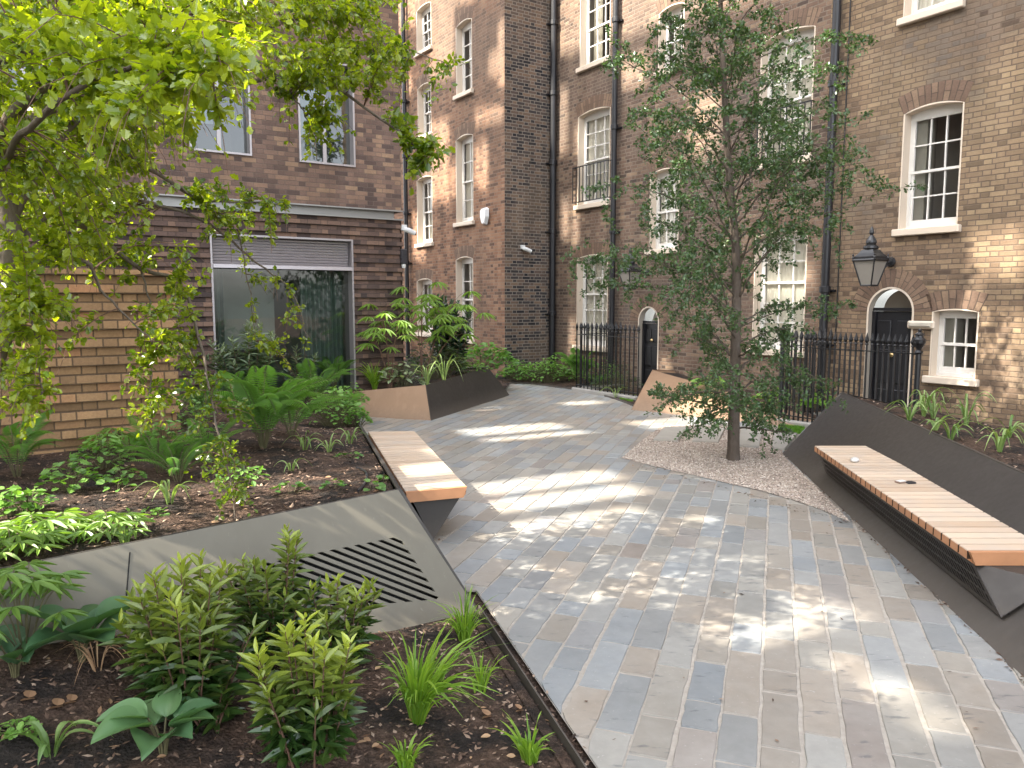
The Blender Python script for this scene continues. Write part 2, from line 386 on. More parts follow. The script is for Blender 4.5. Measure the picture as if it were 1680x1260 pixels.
def sash_window(parent, W, o, cols=3, rows=(2, 2), behind='blind', sill=True, name='window', rail=False, arch=True, lower_open=False, lab=None):
    a0, a1, z0, z1, rise, dep = o['a0'], o['a1'], o['z0'], o['z1'], o['rise'], o['depth']
    w = a1-a0; fr = MB(); zt = z1+rise
    ax = W.ax()
    def bx(mb, aa0, aa1, zz0, zz1, d0, d1, mat=0):
        mb.box((W.pt((aa0+aa1)/2, (zz0+zz1)/2, (d0+d1)/2)), (aa1-aa0, abs(d1-d0), zz1-zz0), ax, mat)
    back = -dep
    fw = .036
    # box frame (jambs, head follows the arch, bottom)
    bx(fr, a0, a0+fw, z0, z1, back-.06, back)
    bx(fr, a1-fw, a1, z0, z1, back-.06, back)
    bx(fr, a0+fw, a1-fw, z0, z0+.045, back-.06, back+.01)
    if rise > 0:
        top = arc(a0, a1, z1, rise, 12); hz = z1-.05
        pts = [W.pt(a, z, back) for a, z in top] + [W.pt(a1, hz, back), W.pt(a0, hz, back)]
        ptb = [p + W.n*-.06 for p in pts]
        fr.prism(pts[::-1], ptb[::-1])
    else: bx(fr, a0+fw, a1-fw, z1-.05, z1, back-.06, back)
    zi0, zi1 = z0+.045, z1-.05
    zm = zi0 + (zi1-zi0)*rows[1]/(rows[0]+rows[1])
    ia0, ia1 = a0+fw, a1-fw; st = .034
    for (s0, s1, dd, nr_, bot) in ((zm-.02, zi1, -.022, rows[0], .036), (zi0, zm+.02, -.044, rows[1], .085)):
        d0, d1 = back+dd-.036+.02, back+dd+.02
        bx(fr, ia0, ia0+st, s0, s1, d0, d1); bx(fr, ia1-st, ia1, s0, s1, d0, d1)
        bx(fr, ia0+st, ia1-st, s0, s0+bot, d0, d1-.001); bx(fr, ia0+st, ia1-st, s1-.042, s1, d0, d1-.001)
        pa0, pa1, pz0, pz1 = ia0+st, ia1-st, s0+bot, s1-.042
        for c in range(1, cols):
            x = pa0+(pa1-pa0)*c/cols; bx(fr, x-.010, x+.010, pz0, pz1, d0+.006, d1-.004)
        for r_ in range(1, nr_):
            zz = pz0+(pz1-pz0)*r_/nr_; bx(fr, pa0, pa1, zz-.010, zz+.010, d0+.007, d1-.003)
    win = fr.build(name, M_WHITE, parent)
    if lab: win['label'] = lab
    g = MB()
    for (s0, s1, dd) in ((zm, zi1-.03, -.034), (zi0+.05, zm, -.056)):
        g.add([W.pt(ia0+.02, s0, back+dd), W.pt(ia1-.02, s0, back+dd), W.pt(ia1-.02, s1, back+dd), W.pt(ia0+.02, s1, back+dd)], [(0,1,2,3)])
    g.build('pane', M_GLASS, win)
    # room behind the glass
    rm = MB(); e = .1; dr = back-.9
    q = [(a0-e, z0-e), (a1+e, z0-e), (a1+e, zt+e), (a0-e, zt+e)]
    f_ = [W.pt(a, z, back-.062) for a, z in q]; b_ = [W.pt(a, z, dr) for a, z in q]
    rm.add(f_+b_, [(4,5,6,7), (0,1,5,4), (1,2,6,5), (2,3,7,6), (3,0,4,7)])
    rm.build('room_recess', M_DARK, win)
    if behind in ('blind', 'half'):
        bl = MB(); bot = zi0 if behind == 'blind' else zm-.1
        n = 24; vs = []; 
        for i in range(n+1):
            a = a0+.05+(w-.1)*i/n; off = .012*math.sin(i*2.1)
            vs += [W.pt(a, bot, back-.085+off*.5), W.pt(a, zt-.02, back-.085+off*.5)]
        bl.add(vs, [(2*i, 2*i+2, 2*i+3, 2*i+1) for i in range(n)])
        bl.build('blind', M_BLIND, win)
    elif behind == 'curtain':
        bl = MB()
        for (x0, x1) in ((a0+.04, a0+w*.36), (a1-w*.30, a1-.04)):
            n = 14; vs = []
            for i in range(n+1):
                a = x0+(x1-x0)*i/n; off = .03*math.sin(i*1.9)
                vs += [W.pt(a, z0, back-.2+off), W.pt(a, zt, back-.2+off)]
            bl.add(vs, [(2*i, 2*i+2, 2*i+3, 2*i+1) for i in range(n)])
        bl.build('curtain', M_BLIND, win)
    elif behind == 'shutter':
        bl = MB(); bx(bl, a0+.03, a0+.20, zi0, zt, back-.30, back-.10); bl.build('shutter', M_SHUT, win)
    if sill:
        sl = MB(); sl.box(W.pt((a0+a1)/2, z0-.055, .03-dep/2+.002), (w+.16, dep+.10, .105), ax, 0, bev=.012)
        sl.build('sill', M_CREAM, win)
    # thin painted edge of the reveal on the brick face
    ed = MB(); t_ = .022
    top = arc(a0, a1, z1, rise, 14) if rise > 0 else [(a0, z1), (a1, z1)]
    top2 = arc(a0-t_, a1+t_, z1, rise+t_, 14) if rise > 0 else [(a0-t_, z1+t_), (a1+t_, z1+t_)]
    inn = [(a0, z0)] + top + [(a1, z0)]; outr = [(a0-t_, z0)] + top2 + [(a1+t_, z0)]
    for k in range(len(inn)-1):
        ed.add([W.pt(*inn[k], .004), W.pt(*inn[k+1], .004), W.pt(*outr[k+1], .004), W.pt(*outr[k], .004)], [(0,1,2,3)])
    ed.build('painted_edge', M_CREAM, win)
    if arch:
        ab = MB(); hh = .30; t2 = t_ + .004
        lo = arc(a0-t2, a1+t2, z1+.004, max(rise, .02)+t2, 14); hi = arc(a0-.13, a1+.13, z1+hh-.05, max(rise, .02)*1.3+.03, 14)
        L_ = 0
        for k in range(14):
            q = [lo[k], lo[k+1], hi[k+1], hi[k]]; l1 = L_ + (a1-a0)/14
            ab.add([W.pt(*p, .003) for p in q], [(0,1,2,3)], 0, uvs=[(0, L_), (0, l1), (.29, l1), (.29, L_)]); L_ = l1
        ab.build('brick_arch', M_ARCH, win)
    if rail:
        rl = MB(); zb, zr = z0+.06, z0+rail; off = .09
        A0, A1 = a0-.09, a1+.06
        for zz in (zb, zr): rl.box(W.pt((A0+A1)/2, zz, off), (A1-A0, .022, .022), ax)
        nb = 10
        for i in range(nb+1):
            a = A0+(A1-A0)*i/nb; rl.box(W.pt(a, (zb+zr)/2+.0, off), (.016, .016, zr-zb), ax)
        for a in (A0, A1):
            for zz in (zb, zr): rl.box(W.pt(a, zz, off/2), (.02, off, .02), ax)
        rl.build('balconette_railing', M_IRON, win)
    return win

def downpipe(parent, W, pxs, r=.055, z1=15.0, z0=0.1, joints=(2.2, 4.0, 5.8, 7.6, 9.4), hopper=None):
    """round pipe with socket collars"""
    a = W.a(*pxs); mb = MB(); d = r+.05
    mb.tube([W.pt(a, z0, d), W.pt(a, z1, d)], r, 14)
    for z in joints:
        mb.lathe([(r+.004, z-.05), (r+.024, z-.045), (r+.024, z+.045), (r+.012, z+.055)], W.pt(a, 0, d), 14)
        mb.box(W.pt(a, z-.02, .03), (.26, .05, .035), W.ax())
    return mb.build('downpipe', M_BLACKP, parent, smooth=False)

# ------------------------------------------------------------------ right-hand townhouse (right of the thick pipe)
A_SPLIT = WM.a(1352, 300)                                # joint between the two houses, behind the pipe
def house(name, label, base): return thing(name, label, 'house', base)
base = WM.pt(1.0, 0)
hR = thing('brick_townhouse', 'brown brick townhouse with an arched black door under the nearer lantern', 'house')
rw1 = op(WM, 1481, 1574, 172, 372, .06); rw2 = op(WM, 1529, 1601, 509, 619, .025); rw3 = op(WM, 1490, 1580, -190, 14, .06)
dr_top = WM.z(1462, 474); da0, da1 = WM.a(1424, 540), WM.a(1495, 540)
door1 = dict(a0=da0, a1=da1, z0=0.02, z1=dr_top-(da1-da0)/2, rise=(da1-da0)/2, depth=.13, mat=2)
mb = MB(); wall_mesh(mb, WM, A_SPLIT+.0, 9.0, -.3, 15.0, [rw1, rw2, rw3, door1], (0, 1)); mb.build('wall', [M_BR_MAIN, M_CREAM, M_STONEP], hR)
sash_window(hR, WM, rw1, 3, (2, 2), 'shutter'); sash_window(hR, WM, rw2, 3, (1, 1), 'shutter'); sash_window(hR, WM, rw3, 3, (2, 2), 'blind')

def arched_door(parent, W, o, leaf_top):
    a0, a1, z0, z1, dep = o['a0'], o['a1'], o['z0'], o['z1'], o['depth']; mid = (a0+a1)/2; ax = W.ax(); w = (a1-a0)
    d = MB(); y = -dep
    d.box(W.pt(mid, (z0+leaf_top)/2, y-.03), (w, .05, leaf_top-z0), ax)
    for s_ in (-1, 1):                                  # six raised and fielded panels
        for (p0, p1) in ((.12, .30), (.36, .66), (.72, .92)):
            d.box(W.pt(mid+s_*w*.23, z0+(leaf_top-z0)*(p0+p1)/2, y+.002), (w*.32, .022, (leaf_top-z0)*(p1-p0)), ax, bev=.009)
    d.box(W.pt(a0+.03, (z0+leaf_top)/2, y+.012), (.06, .05, leaf_top-z0), ax); d.box(W.pt(a1-.03, (z0+leaf_top)/2, y+.012), (.06, .05, leaf_top-z0), ax)
    dd = d.build('door', M_BLACKP, parent)
    k = MB(); k.lathe([(.0,.0),(.03,.002),(.035,.02),(.02,.035),(.0,.04)], (0,0,0), 14)
    vs = k.v[0]; k.v[0] = np.array([W.pt(mid+.0, z0+1.05, y+.02) + W.r*p[0] + W.n*p[2] + Z*p[1] for p in vs]); k.build('knob', M_BRASS, dd)
    tr = MB(); tr.box(W.pt(mid, leaf_top+.03, y-.01), (w, .07, .05), ax); tr.build('transom', M_BLACKP, dd)
    fl = MB(); top = arc(a0, a1, z1, o['rise'], 16); pts = [W.pt(a, z, y-.015) for a, z in top]
    zz = leaf_top+.055; pts += [W.pt(a1, zz, y-.015), W.pt(a0, zz, y-.015)]
    fl.add(pts, [tuple(range(len(pts)))[::-1]]); fl.build('fanlight', M_GLASS, dd)
    bk = MB(); bk.add([p - W.n*.25 for p in pts], [tuple(range(len(pts)))[::-1]]); bk.build('fanlight_blind', M_STONEP, dd)
    ed = MB(); t_ = .03; lo = arc(a0, a1, z1, o['rise'], 18); hi = arc(a0-t_, a1+t_, z1, o['rise']+t_, 18)
    inn = [(a0, z0)]+lo+[(a1, z0)]; ou = [(a0-t_, z0)]+hi+[(a1+t_, z0)]
    for q in range(len(inn)-1):
        ed.add([W.pt(*inn[q], .004), W.pt(*inn[q+1], .004), W.pt(*ou[q+1], .004), W.pt(*ou[q], .004)], [(0,1,2,3)])
    ed.build('painted_edge', M_CREAM, dd)
    ab = MB(); lo = arc(a0-t_, a1+t_, z1, o['rise']+t_+.004, 22); hi = arc(a0-.30, a1+.30, z1, o['rise']+.30, 22); L_ = 0; l2 = (w/2+.15)*math.pi/22
    for q in range(22):
        ab.add([W.pt(*p, .003) for p in (lo[q], lo[q+1], hi[q+1], hi[q])], [(0,1,2,3)], 0, uvs=[(0, L_), (0, L_+l2), (.29, L_+l2), (.29, L_)]); L_ += l2
    ab.build('brick_arch', M_ARCH, dd)
    st = MB(); st.box(W.pt(mid, z0-.05, .12), (w+.2, .5, .1), ax, bev=.01); st.build('doorstep', M_CREAM, dd)
    return dd
M_BRASS = simple("aged_brass", (.45,.33,.16), .35, metal=1.0, var=.1)
arched_door(hR, WM, door1, WM.z(1462, 511))
pp = downpipe(hR, WM, (1369, 280), r=.065, joints=(1.2, WM.z(1366, 475), WM.z(1372, 140), WM.z(1378, -150)))
mb = MB(); mb.tube([WM.pt(WM.a(1392, 100), 1.0, .015), WM.pt(WM.a(1392, 100), 14, .015)], .010, 6); mb.build('cable', M_IRON, hR)

# ------------------------------------------------------------------ middle townhouse
hM = thing('brick_townhouse', 'dark red brown brick townhouse with two iron railed tall windows behind the slim tree', 'house')
m = {}
m['J2'] = op(WM, 1248, 1332, 52, 262, .07); m['G2'] = op(WM, 1238, 1320, 380, 574, .07)
m['M1'] = op(WM, 1082, 1121, 10, 112, .05); m['M2'] = op(WM, 1067, 1113, 278, 408, .05)
m['L1'] = op(WM, 953, 1001, -62, 102, .06); m['L2'] = op(WM, 949, 1000, 180, 333, .06); m['L3'] = op(WM, 947, 996, 419, 568, .06)
m['T2'] = op(WM, 1252, 1338, -230, -60, .06)
d2a0, d2a1 = WM.a(1048, 560), WM.a(1079, 560); d2t = WM.z(1063, 505)
door2 = dict(a0=d2a0, a1=d2a1, z0=.02, z1=d2t-(d2a1-d2a0)/2, rise=(d2a1-d2a0)/2, depth=.13, mat=2)
AJ = float(np.dot(J - WM.O, WM.r))
mb = MB(); wall_mesh(mb, WM, AJ, A_SPLIT, -.3, 15.0, list(m.values())+[door2], (0, 1)); mb.build('wall', [M_BR_MID, M_CREAM, M_STONEP], hM)
sash_window(hM, WM, m['J2'], 3, (3, 3), 'blind', rail=.85); sash_window(hM, WM, m['G2'], 3, (2, 3), 'blind')
sash_window(hM, WM, m['M1'], 3, (2, 2), 'curtain'); sash_window(hM, WM, m['M2'], 3, (2, 2), 'blind')
sash_window(hM, WM, m['L1'], 3, (3, 2), 'curtain'); sash_window(hM, WM, m['L2'], 3, (3, 3), 'blind', rail=.85); sash_window(hM, WM, m['L3'], 3, (2, 3), 'blind')
sash_window(hM, WM, m['T2'], 3, (2, 2), 'blind')
arched_door(hM, WM, door2, WM.z(1063, 531))
downpipe(hM, WM, (1013, 300), r=.06, joints=(1.3, 3.4, 5.6, 7.8, 9.5))
downpipe(hM, WR, (902, 300), r=.075, joints=(1.6, WR.z(902, 380), WR.z(902, 268), WR.z(902, 155), WR.z(902, 40)))

# ------------------------------------------------------------------ projecting wing
hC = thing('brick_wing', 'projecting orange brown brick wing with a sooty corner, between the office and the townhouses', 'house')
c = {}
c['C1'] = op(WC, 684, 707, 8, 82, .05); c['C2'] = op(WC, 686, 707, 138, 222, .05); c['C3'] = op(WC, 685, 709, 290, 399, .05); c['C4'] = op(WC, 685, 709, 458, 546, .05)
c['D1'] = op(WC, 749, 774, 34, 152, .06); c['D2'] = op(WC, 749, 776, 222, 364, .06); c['D3'] = op(WC, 749, 776, 422, 556, .06)
mb = MB(); wall_mesh(mb, WC, -9.0, 0, -.3, 15.0, list(c.values()), (0, 1)); wC = mb.build('wall', [M_BR_WING, M_CREAM], hC)
mb = MB(); wall_mesh(mb, WR, 0, PROJ, -.3, 15.0, [], (0, 1)); wS = mb.build('wall', [M_BR_SOOT], hC); wS['label'] = 'sooty return wall with pale mortar'
for k, bh in zip(('C1','C2','C3','C4','D1','D2','D3'), ('shutter','curtain','curtain','shutter','curtain','blind','curtain')):
    sash_window(hC, WC, c[k], 3 if k[0] == 'C' else 2, (2, 2), bh)
downpipe(hC, WC, (671, 300), r=.06, joints=(1.6, 3.0, 4.4, 6.0, 7.5, 9.0))
# ------------------------------------------------------------------ modern office building
hL = thing('office_building', 'modern office in mixed brown brick with a louvred shopfront window behind the bed', 'building')
LB = -7.4                                                # left end of its wall
zb0, zb1 = WL.z(567, 357), WL.z(567, 342)                # string course bottom/top
bwin = dict(a0=WL.a(347, 480), a1=WL.a(580, 480), z0=.30, z1=WL.z(465, 388), rise=0, depth=.16)
w1 = dict(a0=WL.a(309, 200), a1=WL.a(411, 200), z0=WL.z(360, 251), z1=WL.z(360, 100), rise=0, depth=.14)
w2 = dict(a0=WL.a(489, 200), a1=WL.a(581, 200), z0=WL.z(535, 270), z1=WL.z(535, 100), rise=0, depth=.14)
w3 = dict(a0=WL.a(-30, 200), a1=WL.a(112, 200), z0=WL.z(40, 184), z1=WL.z(40, 30), rise=0, depth=.14)
HL = 7.5
mb = MB(); wall_mesh(mb, WL, LB, 0, zb1, HL, [w1, w2, w3], (0, 1)); 
# right end return and top
mb.add([WL.pt(0, zb1), WL.pt(0, zb1, -2.4), WL.pt(0, HL, -2.4), WL.pt(0, HL)], [(0,1,2,3)], 0, uvs=[(0, zb1), (2.4, zb1), (2.4, HL), (0, HL)])
mb.add([WL.pt(LB, HL), WL.pt(0, HL), WL.pt(0, HL, -2.4), WL.pt(LB, HL, -2.4)], [(0,1,2,3)], 1)
mb.add([WL.pt(LB, -.3, -2.4), WL.pt(LB, HL, -2.4), WL.pt(0, HL, -2.4), WL.pt(0, -.3, -2.4)], [(0,1,2,3)], 0, uvs=[(0,0),(0,8),(8,8),(8,0)])
mb.add([WL.pt(LB, -.3, -2.4), WL.pt(LB, -.3), WL.pt(LB, HL), WL.pt(LB, HL, -2.4)], [(0,1,2,3)], 0, uvs=[(0,0),(3,0),(3,8),(0,8)])
mb.build('wall', [M_BR_OFF, M_ALU], hL)
def ribbed(W, a0, a1, z0, z1, ops, proud, course=.075, endcap=.03, phase=0):
    """alternate courses stand proud"""
    mb = MB(); wall_mesh(mb, W, a0, a1, z0, z1, ops, (0, 1), d=-.002)
    k0 = math.ceil(z0/course); k = k0
    while k*course < z1-1e-3:
        if (k+phase) % 2 == 0:
            za, zc = k*course, min((k+1)*course-.004, z1)
            segs = [(a0, a1 + endcap)]
            for o in ops:
                if o['z0'] < (za+zc)/2 < o['z1']+o['rise']:
                    ns = []
                    for (p, q) in segs:
                        if o['a0'] > p: ns.append((p, min(q, o['a0'])))
                        if o['a1'] < q: ns.append((max(p, o['a1']), q))
                    segs = ns
            for (p, q) in segs:
                j = rnd.uniform(-.002, .002); P = proud+j
                vs = [W.pt(p, za, 0), W.pt(q, za, 0), W.pt(q, zc, 0), W.pt(p, zc, 0), W.pt(p, za, P), W.pt(q, za, P), W.pt(q, zc, P), W.pt(p, zc, P)]
                uv = [(p, za), (q, za), (q, zc), (p, zc)]*2
                mb.add(vs, [(4,5,6,7), (0,1,5,4), (2,3,7,6), (1,2,6,5), (3,0,4,7)], 0, uvs=uv)
        k += 1
    return mb
mb = ribbed(WL, LB, -.03, -.3, zb0, [bwin], .042)
mb.add([WL.pt(-.0, -.3, -.004), WL.pt(0, -.3, -2.4), WL.pt(0, zb0, -2.4), WL.pt(0, zb0, -.004)], [(0,1,2,3)], 0, uvs=[(0,-.3),(2.4,-.3),(2.4,zb0),(0,zb0)])
mb.build('ribbed_wall', [M_BR_RIB, M_ALU], hL)
mb = MB()
mb.box(WL.pt((LB-.12)/2, (zb0+zb1)/2, -.06), (-LB-.12, .02, zb1-zb0), WL.ax())
mb.box(WL.pt(LB/2, zb1+.012, .0), (-LB, .10, .022), WL.ax()); mb.box(WL.pt(LB/2, zb0+.012, .01), (-LB, .13, .022), WL.ax())
mb.build('string_course', M_ALUD, hL)
def metal_window(W, o, mull=(.5,), lab=None, big=False):
    a0, a1, z0, z1, dep = o['a0'], o['a1'], o['z0'], o['z1'], o['depth']; ax = W.ax(); f = MB()
    def bx(mb, aa0, aa1, zz0, zz1, d0, d1): mb.box(W.pt((aa0+aa1)/2, (zz0+zz1)/2, (d0+d1)/2), (aa1-aa0, abs(d1-d0), zz1-zz0), ax)
    t = .03
    # projecting box surround
    bx(f, a0, a0+t, z0, z1, -dep, .03); bx(f, a1-t, a1, z0, z1, -dep, .03); bx(f, a0+t, a1-t, z0, z0+t, -dep, .03); bx(f, a0+t, a1-t, z1-t, z1, -dep, .03)
    ia0, ia1, iz0, iz1 = a0+t, a1-t, z0+t, z1-t
    for k in mull:
        x = ia0+(ia1-ia0)*k; bx(f, x-.03, x+.03, iz0, iz1, -dep-.03, -dep+.02)
    win = f.build('window', M_ALU, hL)
    if lab: win['label'] = lab
    if big:
        lz = W.z(465, 434); lv = MB()                   # louvre panel over the glass
        nl = 9
        for i in range(nl):
            zz = lz + (iz1-lz)*(i+.5)/nl
            lv.box(W.pt((ia0+ia1)/2, zz, -.10), (ia1-ia0-.06, .05, (iz1-lz)/nl*.62), [W.r, (W.n*.8-Z*.6), (Z*.8+W.n*.6)])
        lv.box(W.pt((ia0+ia1)/2, (lz+iz1)/2, -.15), (ia1-ia0, .01, iz1-lz), ax)
        lv.build('louvre_panel', M_ALU, win)
        ld = MB(); hgt = .075
        ld.prism([W.pt(ia0+.002, lz-hgt, -.02), W.pt(ia1-.002, lz-hgt, -.02), W.pt(ia1-.002, lz-hgt, .06), W.pt(ia0+.002, lz-hgt, .06)],
                 [W.pt(ia0+.002, lz, -.10), W.pt(ia1-.002, lz, -.10), W.pt(ia1-.002, lz-.02, .05), W.pt(ia0+.002, lz-.02, .05)]); ld.build('ledge', M_ALU, win)
        iz1 = lz-.08
    g = MB(); g.add([W.pt(ia0, iz0, -dep), W.pt(ia1, iz0, -dep), W.pt(ia1, iz1, -dep), W.pt(ia0, iz1, -dep)], [(0,1,2,3)]); g.build('pane', M_GLASSB, win)
    rm = MB(); e = .02; dr = -2.2 if big else -1.2
    q = [(a0+e, z0+e), (a1-e, z0+e), (a1-e, z1-e), (a0+e, z1-e)]
    rm.add([W.pt(a, z, -dep-.01) for a, z in q]+[W.pt(a, z, dr) for a, z in q], [(4,5,6,7), (0,1,5,4), (1,2,6,5), (2,3,7,6), (3,0,4,7)]); rm.build('room_recess', M_ROOM, win)
    return win, (ia0, ia1, iz0, iz1)
M_ROOM = simple("office_interior", (.16,.16,.145), .85, nscale=.8, var=.3)
bw, (ia0, ia1, iz0, iz1) = metal_window(WL, bwin, mull=(), big=True, lab='large ground floor window with a louvre panel on top')
cu = MB()
def drape(mb, W, x0, x1, z0, z1, d, amp, n, per):
    vs = []
    for i in range(n+1):
        a = x0+(x1-x0)*i/n; o = amp*math.sin(i*6.283/per)
        vs += [W.pt(a, z0, d+o), W.pt(a, z1, d+o)]
    mb.add(vs, [(2*i, 2*i+2, 2*i+3, 2*i+1) for i in range(n)])
drape(cu, WL, ia0+(ia1-ia0)*.66, ia1-.02, iz0, iz1, -.42, .045, 90, 9); drape(cu, WL, ia0+.02, ia0+(ia1-ia0)*.1, iz0, iz1, -.42, .045, 20, 9)
cu.build('curtain', M_CURT, bw)
cu = MB(); drape(cu, WL, ia0+(ia1-ia0)*.12, ia0+(ia1-ia0)*.6, iz0+.7, iz1, -1.5, .02, 20, 19); cu.build('reflection_sheet', simple('painted_reflection_grey', (.50,.49,.45), .8, nscale=1.1, var=.3), bw)  # pale sheet behind the pane imitates the reflection of a white building
for i, o in enumerate((w1, w2, w3)):
    ww, (p0, p1, p2, p3) = metal_window(WL, o, mull=(.5,))
    cu = MB(); drape(cu, WL, p0, p0+(p1-p0)*.45, p2+.45, p3, -.3, .01, 6, 5); cu.build('blind', M_BLINDG, ww)

# ------------------------------------------------------------------ low orange ribbed wall
gw = thing('garden_wall', 'orange brown ribbed brick wall with every other course standing proud', 'wall', WO.pt(-1, 0))
mb = MB(); mb = ribbed(WO, -3.2, WO.end, -.2, 2.15, [], .050, endcap=.022)
mb.add([WO.pt(WO.end, -.2, -.004), WO.pt(WO.end, -.2, -.45), WO.pt(WO.end, 2.15, -.45), WO.pt(WO.end, 2.15, -.004)], [(0,1,2,3)], 0, uvs=[(0,-.2),(.45,-.2),(.45,2.15),(0,2.15)])
mb.add([WO.pt(-3.2, 2.15, -.002), WO.pt(WO.end, 2.15, -.002), WO.pt(WO.end, 2.15, -.45), WO.pt(-3.2, 2.15, -.45)], [(0,1,2,3)], 0, uvs=[(0,0),(3,0),(3,.45),(0,.45)])
mb.add([WO.pt(-3.2, -.2, -.45), WO.pt(-3.2, 2.15, -.45), WO.pt(WO.end, 2.15, -.45), WO.pt(WO.end, -.2, -.45)], [(0,1,2,3)], 0, uvs=[(0,0),(0,3),(3,3),(3,0)])
mb.build('ribbed_brickwork', [M_BR_ORANGE], gw, loc=WO.pt(-1, 0))

# ------------------------------------------------------------------ small fixtures on the walls
M_GREYP = simple("pale_plastic", (.62,.62,.60), .4, var=.05); M_DGREY = simple("dark_plastic", (.03,.03,.035), .3)
def lantern(label, W, px, pyc, sc=1.0, d=.42):
    """pyc: image row of the lantern's rim; px its axis"""
    p = onplane(px, pyc, W.O + W.n*d, W.n)
    t = thing('wall_lantern', label, 'lantern', p, math.atan2(W.n[1], W.n[0]), 'wall lanterns beside the doors')
    k = sc
    fr = MB()
    def ring(r, z, n=4): return [np.array([r*math.cos(math.pi/4+i*math.pi/2), r*math.sin(math.pi/4+i*math.pi/2), z]) for i in range(n)]
    top, bot = .235*k, .115*k; zb = -.36*k
    rt, rb = ring(top, 0), ring(bot, zb)
    for i in range(4):
        fr.tube([rt[i], rb[i]], .011*k, 6); j = (i+1) % 4
        fr.tube([rb[i], rb[j]], .012*k, 6); fr.tube([rt[i], rt[j]], .02*k, 6)
    fr.prism(ring(bot, zb-.012*k), ring(bot, zb+.004*k))
    for i in range(4): fr.lathe([(.0, .0), (.022*k, .02*k), (.01*k, .05*k), (.018*k, .065*k), (0, .085*k)], rt[i]+np.array([0,0,.01*k]), 8)
    fr.build('frame', M_IRON, t)
    rf = MB(); prof = [(.235*k,.02*k),(.23*k,.05*k),(.165*k,.10*k),(.12*k,.15*k)]
    for (a, b) in zip(prof[:-1], prof[1:]): rf.prism(ring(a[0], a[1]), ring(b[0], b[1]))
    rf.lathe([(.09*k,.15*k),(.105*k,.17*k),(.10*k,.20*k),(.065*k,.22*k),(.075*k,.25*k),(.07*k,.28*k),(.035*k,.34*k),(.02*k,.36*k),(.035*k,.39*k),(.03*k,.43*k),(.012*k,.47*k),(.0,.485*k)], (0,0,0), 14)
    rf.build('roof', M_IRON, t)
    gl = MB(); a_, b_ = ring(top-.01, -.012*k), ring(bot-.004, zb+.01)
    for i in range(4): j = (i+1) % 4; gl.add([a_[i], a_[j], b_[j], b_[i]], [(0,1,2,3)])
    gl.build('glass_pane', M_LGLASS, t)
    br = MB(); br.tube([(-top*.7,0,-.02*k), (-d+.03,0,-.02*k)], .02*k, 8); 
    br.lathe([(.0,0),(.06*k,0),(.075*k,.02*k),(.06*k,.05*k),(0,.06*k)], (0,0,0), 14)
    vs = br.v[-1]; br.v[-1] = np.array([(-d+.002+q[2], q[0], q[1]-.01) for q in vs])
    br.tube([(-d+.05,0,-.02),(-d*.7,0,-.10*k),(-d*.5,0,-.03*k)], .010*k, 6)
    br.build('bracket', M_IRON, t)
    return t
M_LGLASS = simple("frosted_lantern_glass", (.24,.22,.19), .35, nscale=5, var=.12)
lantern('black four sided lantern above the arched door nearest the camera', WM, 1428, 427, 1.02, .55)
lantern('black lantern half hidden by tree twigs above the far arched door', WM, 1034, 445, 1.0, .5)
def wall_dev(name, label, cat, W, px, py, d): 
    p = onplane(px, py, W.O + W.n*d, W.n); return thing(name, label, cat, p, math.atan2(W.n[1], W.n[0]) , None)
t = wall_dev('alarm_box', 'grey shield shaped alarm box on the orange brown brick wing', 'alarm', WC, 797, 355, .02)
mb = MB(); sh = [(-.15,.17),(-.06,.21),(.06,.21),(.15,.17),(.15,-.02),(.06,-.2),(-.06,-.2),(-.15,-.02)]
mb.prism([(0, y, z) for y, z in sh][::-1], [(.09, y*.8, z*.85) for y, z in sh][::-1]); mb.build('casing', M_GREYP, t)
mb = MB(); mb.box((.094, 0, .05), (.01, .1, .12)); mb.build('strobe_lens', M_GREYP, t)
def camera_dev(label, W, px, py, s=1.0, flip=1):
    t = wall_dev('security_camera', label, 'security camera', W, px, py, .1)
    mb = MB(); mb.box((-.06,0,.05), (.08,.1,.1), bev=.01); mb.tube([(-.05,0,.03),(.05,flip*.04,.0)], .03, 8); mb.build('bracket', M_GREYP, t)
    mb = MB(); mb.tube([(0,flip*-.03,.02),(.03,flip*.05,0),(.06,flip*.16,-.05)], [.042,.046,.042], 12); mb.build('housing', M_GREYP, t)
    mb = MB(); mb.tube([(.06,flip*.16,-.05),(.065,flip*.175,-.055)], .034, 10); mb.build('lens', M_DGREY, t); return t
camera_dev('white security camera at the top of the ribbed office wall corner', WL, 665, 378, 1)
camera_dev('small white security camera on the sooty brick return', WR, 860, 409, 1)
t = wall_dev('wall_light', 'small dark wall light with a pale lamp on the office corner under the camera', 'lamp', WL, 662, 421, .05)
mb = MB(); mb.box((0,0,0), (.1,.12,.26), bev=.015); mb.build('casing', M_DGREY, t); mb = MB(); mb.lathe([(0,-.2),(.03,-.2),(.04,-.16),(.04,-.13)], (0,0,0), 10); mb.build('lamp', M_GREYP, t)
M_LGLASS2 = simple('ribbed_bulkhead_lens', (.42,.38,.31), .35)
t = wall_dev('bulkhead_light', 'pale oblong bulkhead light between the arched door and the small window', 'lamp', WM, 1511, 533, .03)
mb = MB(); mb.box((0,0,0), (.06,.40,.115), bev=.02); mb.build('casing', M_CREAM, t); mb = MB(); mb.box((.045,0,.005), (.04,.33,.07), bev=.015); mb.build('lens', M_LGLASS2, t)
from mathutils.geometry import delaunay_2d_cdt
